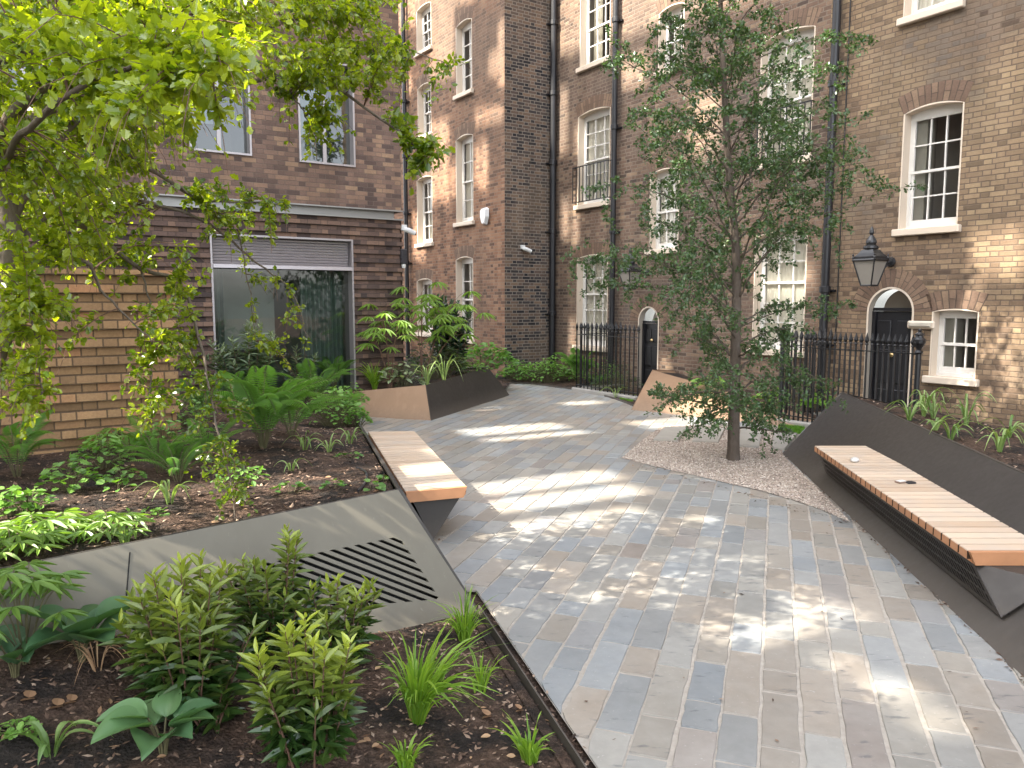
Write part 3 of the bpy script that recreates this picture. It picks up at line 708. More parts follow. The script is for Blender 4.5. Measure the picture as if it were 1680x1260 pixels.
# ------------------------------------------------------------------ materials
def steel_mat(name, c, rough=.42, metal=.35, streak=.5):
    t = NT(name); p = t.pos()
    f = t.noise(p, 1.3, 5, .6); g = t.noise(p, 22, 5, .65)
    mp = t.n('ShaderNodeMapping'); mp.inputs['Scale'].default_value = (3, 3, .6); t.l(p, mp.inputs[0]); s_ = t.noise(mp.outputs[0], 3.0, 5)
    col = t.mix(f, [x*.78 for x in c], [x*1.18 for x in c])
    col = t.mix(t.m('MULTIPLY', t.ramp(s_, [(.5, 0), (.75, 1)]), streak*.35), col, [min(1, x*1.6+.03) for x in c])
    sz = t.n('ShaderNodeSeparateXYZ'); t.l(t.wpos(), sz.inputs[0])
    dust = t.m('MULTIPLY', t.m('SUBTRACT', t.m('MULTIPLY_ADD', g, .22, .10), sz.outputs[2]), 5.0, clamp=True)
    col = t.mix(t.m('MULTIPLY', dust, .32), col, (.17,.14,.11))
    scuff = t.ramp(t.noise(mp.outputs[0], 9.0, 6, .75), [(.62, 0), (.70, 1)])
    col = t.mix(t.m('MULTIPLY', scuff, .22), col, [min(1, x*2.2+.03) for x in c])
    rg = t.m('ADD', t.m('MULTIPLY_ADD', g, .3, rough-.15), t.m('MULTIPLY', dust, .2))
    return t.done(t.bsdf(col, rg, t.bump(t.m('ADD', t.m('MULTIPLY', g, .3), f), .10, .006), metal, .4))
M_BRONZE = steel_mat("dark_bronze_steel", (.046,.040,.035), .5, .15)
M_OLIVE = steel_mat("olive_bronze_steel", (.155,.142,.110), .52, .1, .2)
M_TAN = steel_mat("tan_bronze_steel", (.30,.19,.115), .48, .15)
M_VOID = simple("vent_void", (.006,.006,.006), .9)
def wood_mat():
    t = NT("oiled_hardwood"); p = t.pos()
    at = t.n('ShaderNodeAttribute', attribute_name='tint').outputs['Fac']
    uv = t.n('ShaderNodeUVMap').outputs[0]
    mp = t.n('ShaderNodeMapping'); mp.inputs['Scale'].default_value = (4, 60, 1); t.l(uv, mp.inputs[0])
    g = t.noise(mp.outputs[0], 2.0, 6, .65)
    v = t.m('MULTIPLY_ADD', t.m('SUBTRACT', g, .5), .5, at, clamp=True)
    col = t.ramp(v, [(0, (.36,.25,.165)), (.5, (.50,.38,.275)), (1, (.60,.48,.365))])
    wx = t.noise(p, 2.6, 5, .65); col = t.mix(t.m('MULTIPLY', t.ramp(wx, [(.42, 0), (.68, 1)]), .5), col, (.40,.365,.32))
    return t.done(t.bsdf(col, .55, t.bump(g, .25, .002), spec=.3))
M_WOOD = wood_mat()
M_WOODS = simple('painted_slat_gap_shade', (.045,.025,.014), .6, nscale=14, var=.3)  # near-black slat sides: shade of the gaps painted into the colour
M_WOODE = simple("hardwood_end_beam", (.42,.20,.095), .5, nscale=9, var=.25)
def slab_mat():
    t = NT("riven_sandstone_slabs"); p = t.wpos()
    at = t.n('ShaderNodeVertexColor', layer_name='slab'); sep = t.n('ShaderNodeSeparateColor'); t.l(at.outputs[0], sep.inputs[0])
    r_, g_, b_ = sep.outputs
    off = t.n('ShaderNodeVectorMath', operation='MULTIPLY_ADD'); t.l(at.outputs[0], off.inputs[0]); off.inputs[1].default_value = (37, 53, 71); t.l(p, off.inputs[2])
    q = off.outputs[0]
    base = t.ramp(r_, [(0, (.30,.255,.205)), (.18, (.29,.25,.205)), (.36, (.285,.262,.222)), (.50, (.275,.265,.238)), (.64, (.262,.262,.250)), (.80, (.245,.256,.256)), (.92, (.228,.246,.256)), (1, (.285,.235,.195))])
    n1 = t.noise(q, 3.2, 6, .65); n2 = t.noise(q, 14, 7, .7)
    mp = t.n('ShaderNodeMapping'); mp.inputs['Scale'].default_value = (2.0, 6.5, 1); mp.inputs['Rotation'].default_value = (0, 0, .5); t.l(q, mp.inputs[0])
    n3 = t.noise(mp.outputs[0], 3.2, 6, .6)
    col = t.mix(t.ramp(n1, [(.3, 0), (.7, 1)]), base, t.mix(.35, base, (.36,.35,.32)))
    col = t.mix(.5, col, t.ramp(n2, [(.2, .36), (.5, .5), (.8, .64)]), 'OVERLAY')
    pit = t.ramp(n3, [(.60, 0), (.68, .55)]); pit = t.m('MULTIPLY', pit, t.m('GREATER_THAN', g_, .35))
    col = t.mix(pit, col, (.09,.10,.11))
    spk = t.ramp(t.noise(q, 46, 3, .6), [(.66, 0), (.74, .7)]); col = t.mix(spk, col, (.42,.40,.37))
    dirt = t.ramp(t.noise(p, .55, 6, .7), [(.3, .80), (.5, 1.0), (.75, 1.06)]); col = t.mix(1.0, col, dirt, 'MULTIPLY')
    val = t.m('MULTIPLY_ADD', b_, .26, .76); vv = t.n('ShaderNodeVectorMath', operation='SCALE'); t.l(col, vv.inputs[0]); t.l(val, vv.inputs[3])
    hg = t.m('ADD', n1, t.m('MULTIPLY', n2, .35)); hg = t.m('SUBTRACT', hg, t.m('MULTIPLY', pit, .4))
    return t.done(t.bsdf(vv.outputs[0], t.m('MULTIPLY_ADD', n2, .25, .38), t.bump(hg, .45, .008), spec=.45))
M_SLAB = slab_mat()
M_GROUT = simple("pale_sandy_grout", (.34,.305,.26), .9, nscale=30, var=.3, bump=.5, bdist=.004)
M_PAD = simple("sawn_pale_stone", (.33,.31,.27), .6, nscale=5, var=.14, bump=.15)
M_KERB = simple("weathered_kerb_stone", (.30,.28,.25), .8, nscale=6, var=.2, bump=.4)
def soil_mat():
    t = NT("bark_mulch_soil"); p = t.wpos()
    v = t.n('ShaderNodeTexVoronoi'); v.inputs['Scale'].default_value = 70; t.l(p, v.inputs['Vector'])
    n1 = t.noise(p, 30, 7, .75); n2 = t.noise(p, 3.0, 4)
    col = t.ramp(n1, [(.25, (.022,.015,.011)), (.48, (.075,.047,.033)), (.66, (.15,.098,.07)), (.8, (.28,.20,.145))])
    c2 = t.ramp(n1, [(.3, (.011,.010,.009)), (.6, (.035,.028,.024)), (.78, (.12,.10,.085))])
    col = t.mix(t.ramp(n2, [(.42, 0), (.6, 1)]), col, c2)
    h = t.m('ADD', n1, t.m('MULTIPLY', v.outputs['Distance'], .6))
    return t.done(t.bsdf(col, .9, t.bump(h, .9, .03), spec=.2))
M_SOIL = soil_mat()
def gravel_mat():
    t = NT("pale_resin_gravel"); p = t.wpos()
    v = t.n('ShaderNodeTexVoronoi'); v.inputs['Scale'].default_value = 62; t.l(p, v.inputs['Vector'])
    s_ = t.n('ShaderNodeSeparateColor'); t.l(v.outputs['Color'], s_.inputs[0])
    col = t.ramp(s_.outputs[0], [(0, (.17,.135,.115)), (.3, (.34,.275,.23)), (.7, (.45,.375,.31)), (1, (.60,.53,.45))])
    h = t.m('SUBTRACT', 1.0, v.outputs['Distance'])
    return t.done(t.bsdf(col, .8, t.bump(h, .8, .02), spec=.3))
M_GRAVEL = gravel_mat()
def pebble_mat(name, stops, rough=.75):
    t = NT(name); a = t.n('ShaderNodeAttribute', attribute_name='tint').outputs['Fac']
    return t.done(t.bsdf(t.ramp(a, stops), rough, spec=.3))
M_PEB = pebble_mat("gravel_pebbles", [(0, (.16,.125,.105)), (.3, (.35,.285,.235)), (.7, (.46,.385,.32)), (1, (.64,.58,.50))])
M_CHIP = pebble_mat("bark_chips", [(0, (.022,.016,.012)), (.45, (.10,.062,.043)), (.8, (.19,.125,.088)), (1, (.36,.27,.20))], .85)
M_GRASS = leaf_mat("lawn_grass", (.06,.16,.015), (.16,.34,.03), .5, .3)

# ------------------------------------------------------------------ ground
mb = MB(); mb.add([(-60,-40,-.03), (60,-40,-.03), (60,70,-.03), (-60,70,-.03)], [(0,1,2,3)]); o = mb.build('ground', M_SOIL); tag(o, kind='structure')
PD = np.array([math.sin(math.atan(430/1260.)), math.cos(math.atan(430/1260.)), 0]); PP = np.array([PD[1], -PD[0], 0])
W_ROW = .174
mb = MB(); mb.add([(1.2345+.303*4,-4,-.006), (9,-4,-.006), (9,20,-.006), (-7,20,-.006), (-7,4.95,-.006), (1.2345-.303*4.95,4.95,-.006)], [(0,1,2,3,4,5)]); o = mb.build('paving_joints', M_GROUT); tag(o, kind='structure')
def build_paving():
    vs = []; fs = []; col = []
    def keep(c):
        x, y = c[0], c[1]
        if y < .6 or y > 17.5: return False
        if x < -4.0 or x > 7: return False
        if y < 4.95 and x < 1.2345 - .303*y - .10: return False
        return True
    for i in range(-60, 60):
        s = -14.0 + rnd.random()*.5; w0 = i*W_ROW + rnd.uniform(-.004,.004); w1 = (i+1)*W_ROW + rnd.uniform(-.004,.004)
        while s < 22:
            L = rnd.choice((.24,.30,.36,.42,.48,.54,.62,.40,.34))*rnd.uniform(.9,1.1)
            c = PP*(w0+w1)/2 + PD*(s+L/2)
            if keep(c):
                g = .0065; z = rnd.uniform(-.0015, .0015); tl = [rnd.uniform(-.0012,.0012) for _ in range(2)]
                corners = [(w0+g, s+g), (w1-g, s+g), (w1-g, s+L-g), (w0+g, s+L-g)]
                ring = []
                for k in range(4):
                    p, q = corners[k], corners[(k+1) % 4]; n = 3 if k % 2 == 0 else 5
                    for j in range(n):
                        f = j/n; jit = .0042
                        ring.append((p[0]+(q[0]-p[0])*f + rnd.uniform(-jit, jit), p[1]+(q[1]-p[1])*f + rnd.uniform(-jit, jit)))
                o = len(vs); n = len(ring); cx = (w0+w1)/2; cs = s+L/2
                def P(a, b, zz): 
                    p = PP*a + PD*b
                    if p[1] < 4.95: p[0] = max(p[0], 1.2345 - .303*p[1] + .004)
                    return (p[0], p[1], zz)
                for (a, b) in ring: vs.append(P(a, b, -.008))
                for (a, b) in ring:
                    k = .0035; aa = a - math.copysign(k, a-cx) if abs(a-cx) > .05 else a; bb = b - math.copysign(k, b-cs) if abs(b-cs) > L*.5-.03 else b
                    vs.append(P(aa, bb, z + tl[0]*(a-cx)*8 + tl[1]*(b-cs)*4))
                for j in range(n):
                    k = (j+1) % n; fs.append((o+j, o+k, o+n+k, o+n+j))
                fs.append(tuple(range(o+n, o+2*n)))
                cc = (rnd.random(), rnd.random(), rnd.random(), 1); col += [cc]*(2*n)
            s += L
    me = bpy.data.meshes.new("paving"); me.from_pydata(vs, [], fs); me.materials.append(M_SLAB)
    at = me.color_attributes.new("slab", 'FLOAT_COLOR', 'POINT'); at.data.foreach_set("color", np.array(col).ravel())
    o = bpy.data.objects.new("paving", me); COL.objects.link(o); tag(o, kind='structure')
build_paving()

# ------------------------------------------------------------------ soil patches
def vnoise(x, y, s=1.0):
    return (math.sin(x*3.1*s+y*1.7*s+.3)+math.sin(x*-1.9*s+y*4.3*s+1.1)+.6*math.sin(x*7.7*s+y*6.1*s)+.6*math.sin(x*8.3*s-y*7.9*s+2))/3.2
class Patch:
    def __init__(s, name, poly, ctr, amp=.025, res=.09, mat=None, kind='structure', edge_drop=.0, blend=1.0):
        s.poly = [np.array(p, float) for p in poly]; s.ctr = np.array(list(ctr)+[p for p in s.poly], float); s.amp = amp; s.name = name
        P2 = np.array([[p[0], p[1]] for p in s.poly]); s.P2 = P2
        # dense boundary
        b = []
        for i in range(len(P2)):
            p, q = s.poly[i], s.poly[(i+1) % len(P2)]; n = max(1, int(np.linalg.norm((q-p)[:2])/ (res*1.5)))
            for k in range(n): b.append(p+(q-p)*k/n)
        s.bz = np.array(b); s.ctr = np.concatenate([np.array(list(ctr), float).reshape(-1, 3), s.bz])
        pts = [Vector((p[0], p[1])) for p in b]; nb = len(pts)
        x0, y0 = P2.min(0); x1, y1 = P2.max(0)
        y = y0
        while y < y1:
            x = x0
            while x < x1:
                xx, yy = x+rnd.uniform(-.3,.3)*res, y+rnd.uniform(-.3,.3)*res
                if s.inside(xx, yy) and np.min(np.hypot(s.bz[:,0]-xx, s.bz[:,1]-yy)) > res*.5: pts.append(Vector((xx, yy)))
                x += res
            y += res
        r = delaunay_2d_cdt(pts, [(i, (i+1) % nb) for i in range(nb)], [], 1, 1e-5)
        V2 = r[0]; mb = MB()
        mb.add([(v.x, v.y, s.z(v.x, v.y)) for v in V2], [list(f) for f in r[2]])
        s.o = mb.build(name, mat or M_SOIL, smooth=True); tag(s.o, kind=kind)
        me = s.o.data
        if len(me.polygons) and me.polygons[0].normal.z < 0: me.flip_normals()
    def inside(s, x, y):
        c = False; n = len(s.P2); j = n-1
        for i in range(n):
            xi, yi = s.P2[i]; xj, yj = s.P2[j]
            if (yi > y) != (yj > y) and x < (xj-xi)*(y-yi)/(yj-yi)+xi: c = not c
            j = i
        return c
    def z(s, x, y):
        d = (s.ctr[:,0]-x)**2 + (s.ctr[:,1]-y)**2; w = 1/(d+.002)**1.5
        de = math.sqrt(float(np.min((s.bz[:,0]-x)**2 + (s.bz[:,1]-y)**2)))
        return float(np.dot(w, s.ctr[:,2])/w.sum()) + s.amp*vnoise(x, y, 1.3)*min(1, de/.25) + s.amp*.35*math.sin(x*31+y*23)*math.sin(x*17-y*29)*min(1, de/.15)
    def at(s, px, py):
        z = .3
        for _ in range(25):
            p = G(px, py, z); z = z*.4 + .6*s.z(p[0], p[1])
        p = G(px, py, z); p[2] = s.z(p[0], p[1]); return p

def panel(mb, pts, th=.012, mat=0, nrm=None):
    """thin plate from an outline"""
    pts = [np.array(p, float) for p in pts]; n = np.cross(pts[1]-pts[0], pts[2]-pts[0]); n /= np.linalg.norm(n)
    mb.prism([p - n*th for p in pts], pts, mat)

# ---- left planter (near): wall beside the bench, olive vent panel facing the camera
gA, gB = G(712, 885), G(957, 1258)
gdir = (gA-gB)/np.linalg.norm(gA-gB)
nside = np.cross(gA-CAM, gB-CAM); nside /= np.linalg.norm(nside)
ZT = .74
T0 = G(653, 803, ZT); B0 = G(785, 1005, 0); PB = G(650, 1035, .05)
npan = np.cross(B0-T0, PB-T0); npan /= np.linalg.norm(npan)
if npan[1] > 0: npan = -npan
def onpan(px, py, d=0.0): return onplane(px, py, T0 + npan*d, npan)
F2 = G(574, 671, .27)
T1 = onpan(215, 905); T2 = onpan(92, 928); T3 = T2 + (T2-T1)/np.linalg.norm(T2-T1)*1.6
lpl = thing('steel_planter', 'long sloping bronze steel planter with a louvred vent panel, at the left under the tree', 'planter', B0)
# vent panel with real slots: panel plane frame
eu = T1-T0; eu -= npan*np.dot(eu, npan); eu /= np.linalg.norm(eu); eu = -eu     # along the top edge to the right
ev = np.cross(npan, eu); ev = ev if ev[2] > 0 else -ev
def p2(p): q = np.array(p)-T0; return np.array([np.dot(q, eu), np.dot(q, ev)])
def p3(a, b, d=0.0): return T0 + eu*a + ev*b + npan*d
outl = [p2(T0), p2(B0 + (B0-T0)*.12)]
bl = p2(T3) + np.array([.1, -1.1]); outl += [np.array([outl[1][0]-.3, outl[1][1]-.15]), bl, p2(T3)]
slots = []
A_ = p2(onpan(493, 915)); 
# louvre region quad in the picture
qv = [onpan(655, 880), onpan(722, 983), onpan(330, 1015), onpan(240, 985), onpan(430, 925)]
Q = np.array([p2(p) for p in qv])
sd = p2(onpan(722, 980)) - p2(onpan(560, 917)); sd /= np.linalg.norm(sd); sn = np.array([-sd[1], sd[0]])
def clip_line(poly, c, d):
    ts = []
    n = len(poly)
    for i in range(n):
        p, q = poly[i], poly[(i+1) % n]; e = q-p; den = d[0]*e[1]-d[1]*e[0]
        if abs(den) < 1e-9: continue
        w = p-c; t_ = (w[0]*e[1]-w[1]*e[0])/den; k = (w[0]*d[1]-w[1]*d[0])/den
        if 0 <= k <= 1: ts.append(t_)
    return (min(ts), max(ts)) if len(ts) >= 2 else None
ps = Q @ sn; pitch = (p2(onpan(610,905)) @ sn - p2(onpan(600,915)) @ sn); 
P_SL = .040; k = math.floor(ps.min()/P_SL)
while k*P_SL < ps.max():
    c0 = sn*(k*P_SL+P_SL*.0); c1 = sn*(k*P_SL+P_SL*.45)
    r0, r1 = clip_line(Q, c0, sd), clip_line(Q, c1, sd)
    if r0 and r1 and r0[1]-r0[0] > .05 and r1[1]-r1[0] > .05:
        slots.append([c0+sd*r0[0], c0+sd*r0[1], c1+sd*r1[1], c1+sd*r1[0]])
    k += 1
bpts = [Vector(p) for p in outl]; edges = [(i, (i+1) % len(outl)) for i in range(len(outl))]; hole_c = []
for sl in slots:
    o = len(bpts); bpts += [Vector(p) for p in sl]; edges += [(o+i, o+(i+1) % 4) for i in range(4)]; hole_c.append(np.array(sl))
def in_poly(poly, x, y):
    c = False; j = len(poly)-1
    for i in range(len(poly)):
        xi, yi = poly[i]; xj, yj = poly[j]
        if (yi > y) != (yj > y) and x < (xj-xi)*(y-yi)/(yj-yi)+xi: c = not c
        j = i
    return c
def holed_plate(name, mat, parent, bpts, edges, holes, to3, loc, th=.012):
    r = delaunay_2d_cdt(bpts, edges, [], 1, 1e-5); mb = MB(); vv = [(v.x, v.y) for v in r[0]]; fs = []
    for f in r[2]:
        cx = sum(vv[i][0] for i in f)/len(f); cy = sum(vv[i][1] for i in f)/len(f)
        if any(in_poly(h, cx, cy) for h in holes): continue
        fs.append(list(f))
    mb.add([to3(a, b, 0) for a, b in vv], fs)
    for h in holes:
        for i in range(len(h)):
            p, q = h[i], h[(i+1) % len(h)]
            mb.add([to3(*p, 0), to3(*q, 0), to3(*q, -th), to3(*p, -th)], [(0,1,2,3)])
    return mb.build(name, mat, parent, loc=loc)
vp = holed_plate('vent_panel', M_OLIVE, lpl, bpts, edges, hole_c, p3, B0)
mb = MB(); mb.add([p3(a, b, -.14) for a, b in outl], [tuple(range(len(outl)))]); mb.build('vent_void', M_VOID, vp, loc=B0)
mb = MB()                                               # visible plate edges: side wall and the rims
Bf = F2 + np.array([0,0,0]); gF = gB + gdir*np.dot(F2-gB, gdir); gF = np.array([gF[0], gF[1], -.05])
panel(mb, [T0, B0 - Z*.02, gF, F2][::-1], .02); mb.build('side_panel', M_BRONZE, lpl, loc=B0)
sm = p2(T1)                                             # panel joint
mb = MB(); a_ = onpan(213, 906); b_ = onpan(203, 1030); dd = (b_-a_); mb.box((a_+b_)/2 + npan*.001, (.006, .003, np.linalg.norm(dd)), [eu, npan, dd/np.linalg.norm(dd)]); mb.build('panel_joint', M_VOID, lpl, loc=B0)
mb = MB()
for (p, q) in ((T0, T3), (T0, F2)):
    d = q-p; L = np.linalg.norm(d); d /= L; s_ = np.cross(d, Z); s_ /= np.linalg.norm(s_); mb.box((p+q)/2 + Z*.0 - (npan*.010 if q is T3 else np.zeros(3)), (L, .016, .012), [d, s_, np.cross(s_, d)])
mb.build('top_rim', M_BRONZE, lpl, loc=B0)
# steel edging of the front bed
ed0, ed1 = B0, gB - gdir*1.6
fe = thing('bed_edging', 'low dirty steel edging strip between the front bed and the paving', 'edging', (ed0+ed1)/2)
mb = MB(); mid = (ed0+ed1)/2; L = np.linalg.norm(ed1-ed0); sd_ = np.cross(gdir, Z)
mb.box(mid - sd_*.008 + Z*.012, (L, .008, .07), [gdir, sd_, Z]); mb.build('strip', M_BRONZE, fe, loc=mid)
mb = MB(); mb.box(mid - sd_*.055 + Z*.0, (L, .05, .03), [gdir, sd_, Z]); mb.build('haunching', M_SOIL, fe, loc=mid)

# soils
sb = .04
def lift(p, dz): q = np.array(p, float); q[2] += dz; return q
wl = lambda a, z, d=0.03: WO.pt(a, z, d)
back = [WO.pt(-3.0, .62, .03), WO.pt(WO.end+.02, .66, .03), WL.pt(-4.8, .55, .03), WL.pt(-2.2, .45, .03), WL.pt(-.75, .36, .03)]
bed_left = Patch('soil', [lift(T0, -.045)+gdir*.03, lift(F2, -.04), lift(G(560, 660, .32), 0)] + back[::-1] + [lift(T3, -.0)+np.array([0,.02,0]), lift(T2, -.03)+np.array([0,.02,0]), lift(T1, -.04)+np.array([0,.02,0])],
                 [G(430, 740, .64), G(250, 800, .62), G(560, 760, .60)], amp=.03)
c1 = onpan(40, 1062); c2 = onpan(176, 1040); c3 = onpan(400, 1060); c4 = onpan(640, 1036); c5 = onpan(735, 1014)
bed_front = Patch('soil', [B0+np.array([-.02,.02,.0]), ed1+np.array([-.02,0,.0]), np.array([-4.2, 1.2, .10]), np.array([-4.2, c1[1], .2]), c1, c2, c3, c4, c5],
                  [G(300, 1150, .08), G(700, 1150, .02), G(420, 1110, .08)], amp=.022, res=.05)

# ---- right planter
rB1 = G(1280, 745); rB4 = G(1680, 1123); bd = (rB4-rB1)/np.linalg.norm(rB4-rB1); rB5 = rB1 + bd*7.6
rT1 = G(1381, 644, .705); _n = np.cross(rB4-rB1, rT1-rB1); rT2 = onplane(1680, 777, rB1, _n/np.linalg.norm(_n)); td = (rT2-rT1)/np.linalg.norm(rT2-rT1); rT5 = rT1 + td*7.0
rpl = thing('steel_planter', 'large dark bronze steel planter sloping up behind the right hand bench', 'planter', rB1)
mb = MB(); mb.prism([rB1-Z*.03, rB5-Z*.03, rT5, rT1][::-1], [p + np.array([.03, .0, -.012]) for p in (rB1-Z*.03, rB5-Z*.03, rT5, rT1)][::-1]); fp = mb.build('front_panel', M_BRONZE, rpl, loc=rB1)
rE = rT1 + np.array([1.5, 1.0, -.35])
mb = MB(); panel(mb, [rT1, rB1-Z*.03, np.array([rE[0]-.2, rE[1]+.2, -.03]), rE], .012); mb.build('end_panel', M_BRONZE, rpl, loc=rB1)
mb = MB(); mb.box((rT1+rT5)/2 + np.array([.012,0,-.004]), (np.linalg.norm(rT5-rT1), .028, .014), [td, np.cross(Z, td), Z]); mb.build('top_rim', M_BRONZE, rpl, loc=rB1)
def wmz(px, py, d, z): p = onplane(px, py, WM.O + WM.n*d, WM.n); return np.array([p[0], p[1], z])
bed_right = Patch('soil', [rT1+np.array([.03,0,-.05]), rT5+np.array([.03,0,-.05]), WM.pt(4.2, .14, .02), WM.pt(1.6, .14, .02), WM.pt(0, .16, .02), WM.pt(-1.0, .18, .02), wmz(1430, 640, .75, .25), rE-Z*.05],
                  [G(1560, 700, .55), G(1660, 740, .60)], amp=.03)

# ---- far-left planter
K0, K1, K2 = G(707, 690), G(836, 648), G(585, 683); k0 = G(698, 632, .53); k1 = onplane(800, 603, K0, np.cross(K1-K0, k0-K0)); k2 = onplane(580, 643, K0, np.cross(K2-K0, k0-K0))
fpl = thing('steel_planter', 'angular planter with a tan left face and a black right face by the office', 'planter', K0)
mb = MB(); panel(mb, [K0-Z*.02, K2-Z*.02 + (K2-K0)*.12, k2 + (k2-k0)*.12, k0], .012); p_ = mb.build('front_panel', M_TAN, fpl, loc=K0); p_['label'] = 'tan left face'
mb = MB(); panel(mb, [K1-Z*.02, K0-Z*.02, k0, k1], .012); p_ = mb.build('front_panel', M_BRONZE, fpl, loc=K0); p_['label'] = 'black right face'
k3 = k1 + np.array([-1.6, 1.2, -.1]); 
mb = MB(); panel(mb, [K1+np.array([-1.3,1.3,-.02]), K1-Z*.02, k1, k3], .012); mb.build('end_panel', M_BRONZE, fpl, loc=K0)
bed_fl = Patch('soil', [k2+np.array([-.3,.03,-.04]), k0+np.array([0,.03,-.045]), k1+np.array([-.02,.02,-.04]), k3-Z*.06, WC.pt(-2.4, .30, .03), WC.pt(-5.0, .30, .03), WL.pt(.05, .32, -2.0), WL.pt(.04, .32, .03), WL.pt(-1.0, .34, .03)], [], amp=.02)

# ---- bed along the wing, the return and the first railing
curve = [G(836, 630), G(870, 630), G(920, 637), G(962, 642), G(1012, 656), G(1040, 667)]
bed_far = Patch('flower_bed', [k1+np.array([.3,.2,-.50]), *[lift(c, .02) for c in curve], wmz(1090, 660, 1.2, .04), wmz(1090, 640, .05, .05), WM.pt(AJ+.02, .08, .03), WR.pt(PROJ-.02, .08, .03), WR.pt(.0, .10, .03), WC.pt(-2.3, .15, .03)], [], amp=.03)
mb = MB()
for p, q in zip(curve[:-1], curve[1:]):
    d = q-p; L = np.linalg.norm(d); d /= L; mb.box((p+q)/2+Z*.008, (L+.01, .012, .05), [d, np.cross(Z, d), Z])
e_ = thing('bed_edging', 'thin curved edging along the far planting bed below the railings', 'edging', curve[2]); mb.build('strip', M_BRONZE, e_, loc=curve[2])

# ---- far-right tan planter
q0, q1, qm = G(1034, 673), G(1322, 704), G(1180, 689); r0 = G(1070, 607, .56); rm = onplane(1180, 638, q0, np.cross(qm-q0, r0-q0)); r1 = onplane(1337, 687, qm, np.cross(q1-qm, rm-qm))
tpl = thing('steel_planter', 'tan steel planter tapering to the right behind the slim tree', 'planter', q0)
mb = MB(); panel(mb, [q0-Z*.02, qm-Z*.02, rm, r0][::1], .012); mb.build('front_panel', M_TAN, tpl, loc=q0)
mb = MB(); panel(mb, [qm-Z*.02, q1-Z*.02, r1, rm][::1], .012); mb.build('front_panel', M_TAN, tpl, loc=q0)
re = r0 + np.array([1.2, 1.3, -.15])
mb = MB(); panel(mb, [q0-Z*.02, r0, re, np.array([re[0]-.1, re[1]+.3, -.02])], .012); mb.build('end_panel', M_TAN, tpl, loc=q0)
bed_tan = Patch('soil', [r0+np.array([.02,.03,-.04]), rm+np.array([0,.03,-.03]), r1+np.array([0,.03,-.01]), wmz(1400, 660, .95, .12), wmz(1290, 640, .95, .20), re-Z*.05], [], amp=.02)

# ---- gravel round the tree, pads, lawns
gp = [(1020,752),(1052,724),(1088,698),(1130,699),(1200,700),(1282,712),(1284,748),(1335,795),(1396,858),(1392,850),(1345,836),(1298,820),(1250,806),(1200,795),(1150,783),(1100,772),(1055,761)]
grv = Patch('gravel', [lift(G(x, y), .006) for x, y in gp if (x, y) != (1392,850)], [lift(G(1200,752), .03), lift(G(1180,735), .02)], amp=.004, res=.12, mat=M_GRAVEL)
for i, (lab, q) in enumerate((('pale stone pad at the left of the gravel', [(1091,703),(1129,703),(1112,726),(1072,724)]), ('pale stone pad just left of the tree trunk', [(1148,705),(1189,705),(1178,729),(1135,727)]),
        ('pale stone pad just right of the tree trunk', [(1216,703),(1252,705),(1245,736),(1211,735)]), ('pale stone pad touching the dark planter corner', [(1270,712),(1308,714),(1287,740),(1266,738)]))):
    t = thing('stepping_stone', lab, 'paving stone', G(*q[3]), 0, 'stone pads set in the gravel')
    mb = MB(); b = [G(x, y, .0) for x, y in q]; c_ = sum(b)/4; mb.prism([p - c_*0 for p in b][::-1], [lift(c_+(p-c_)*.985, .034) for p in b][::-1]); mb.build('slab', M_PAD, t, loc=G(*q[3]))
for q, lab in (([(1014,650),(1044,650),(1037,661),(1018,657)], None), ([(1277,699),(1322,701),(1312,712),(1277,711)], None)):
    P_ = [G(x, y) for x, y in q]; mb = MB(); n = 2600
    for i in range(n):
        a, b = rnd.random(), rnd.random(); p = (P_[0]*(1-a)+P_[1]*a)*(1-b) + (P_[3]*(1-a)+P_[2]*a)*b
        h = rnd.uniform(.025,.05); an = rnd.uniform(0, 6.28); w = .006; dx = np.array([math.cos(an)*w, math.sin(an)*w, 0]); l = np.array([rnd.uniform(-.02,.02), rnd.uniform(-.02,.02), h])
        mb.add([p-dx, p+dx, p+l], [(0,1,2)], tint=rnd.random())
    mb.add([lift(p, .008) for p in P_], [(0,1,2,3)], tint=.3)
    o = mb.build('lawn', M_GRASS); tag(o, kind='stuff')

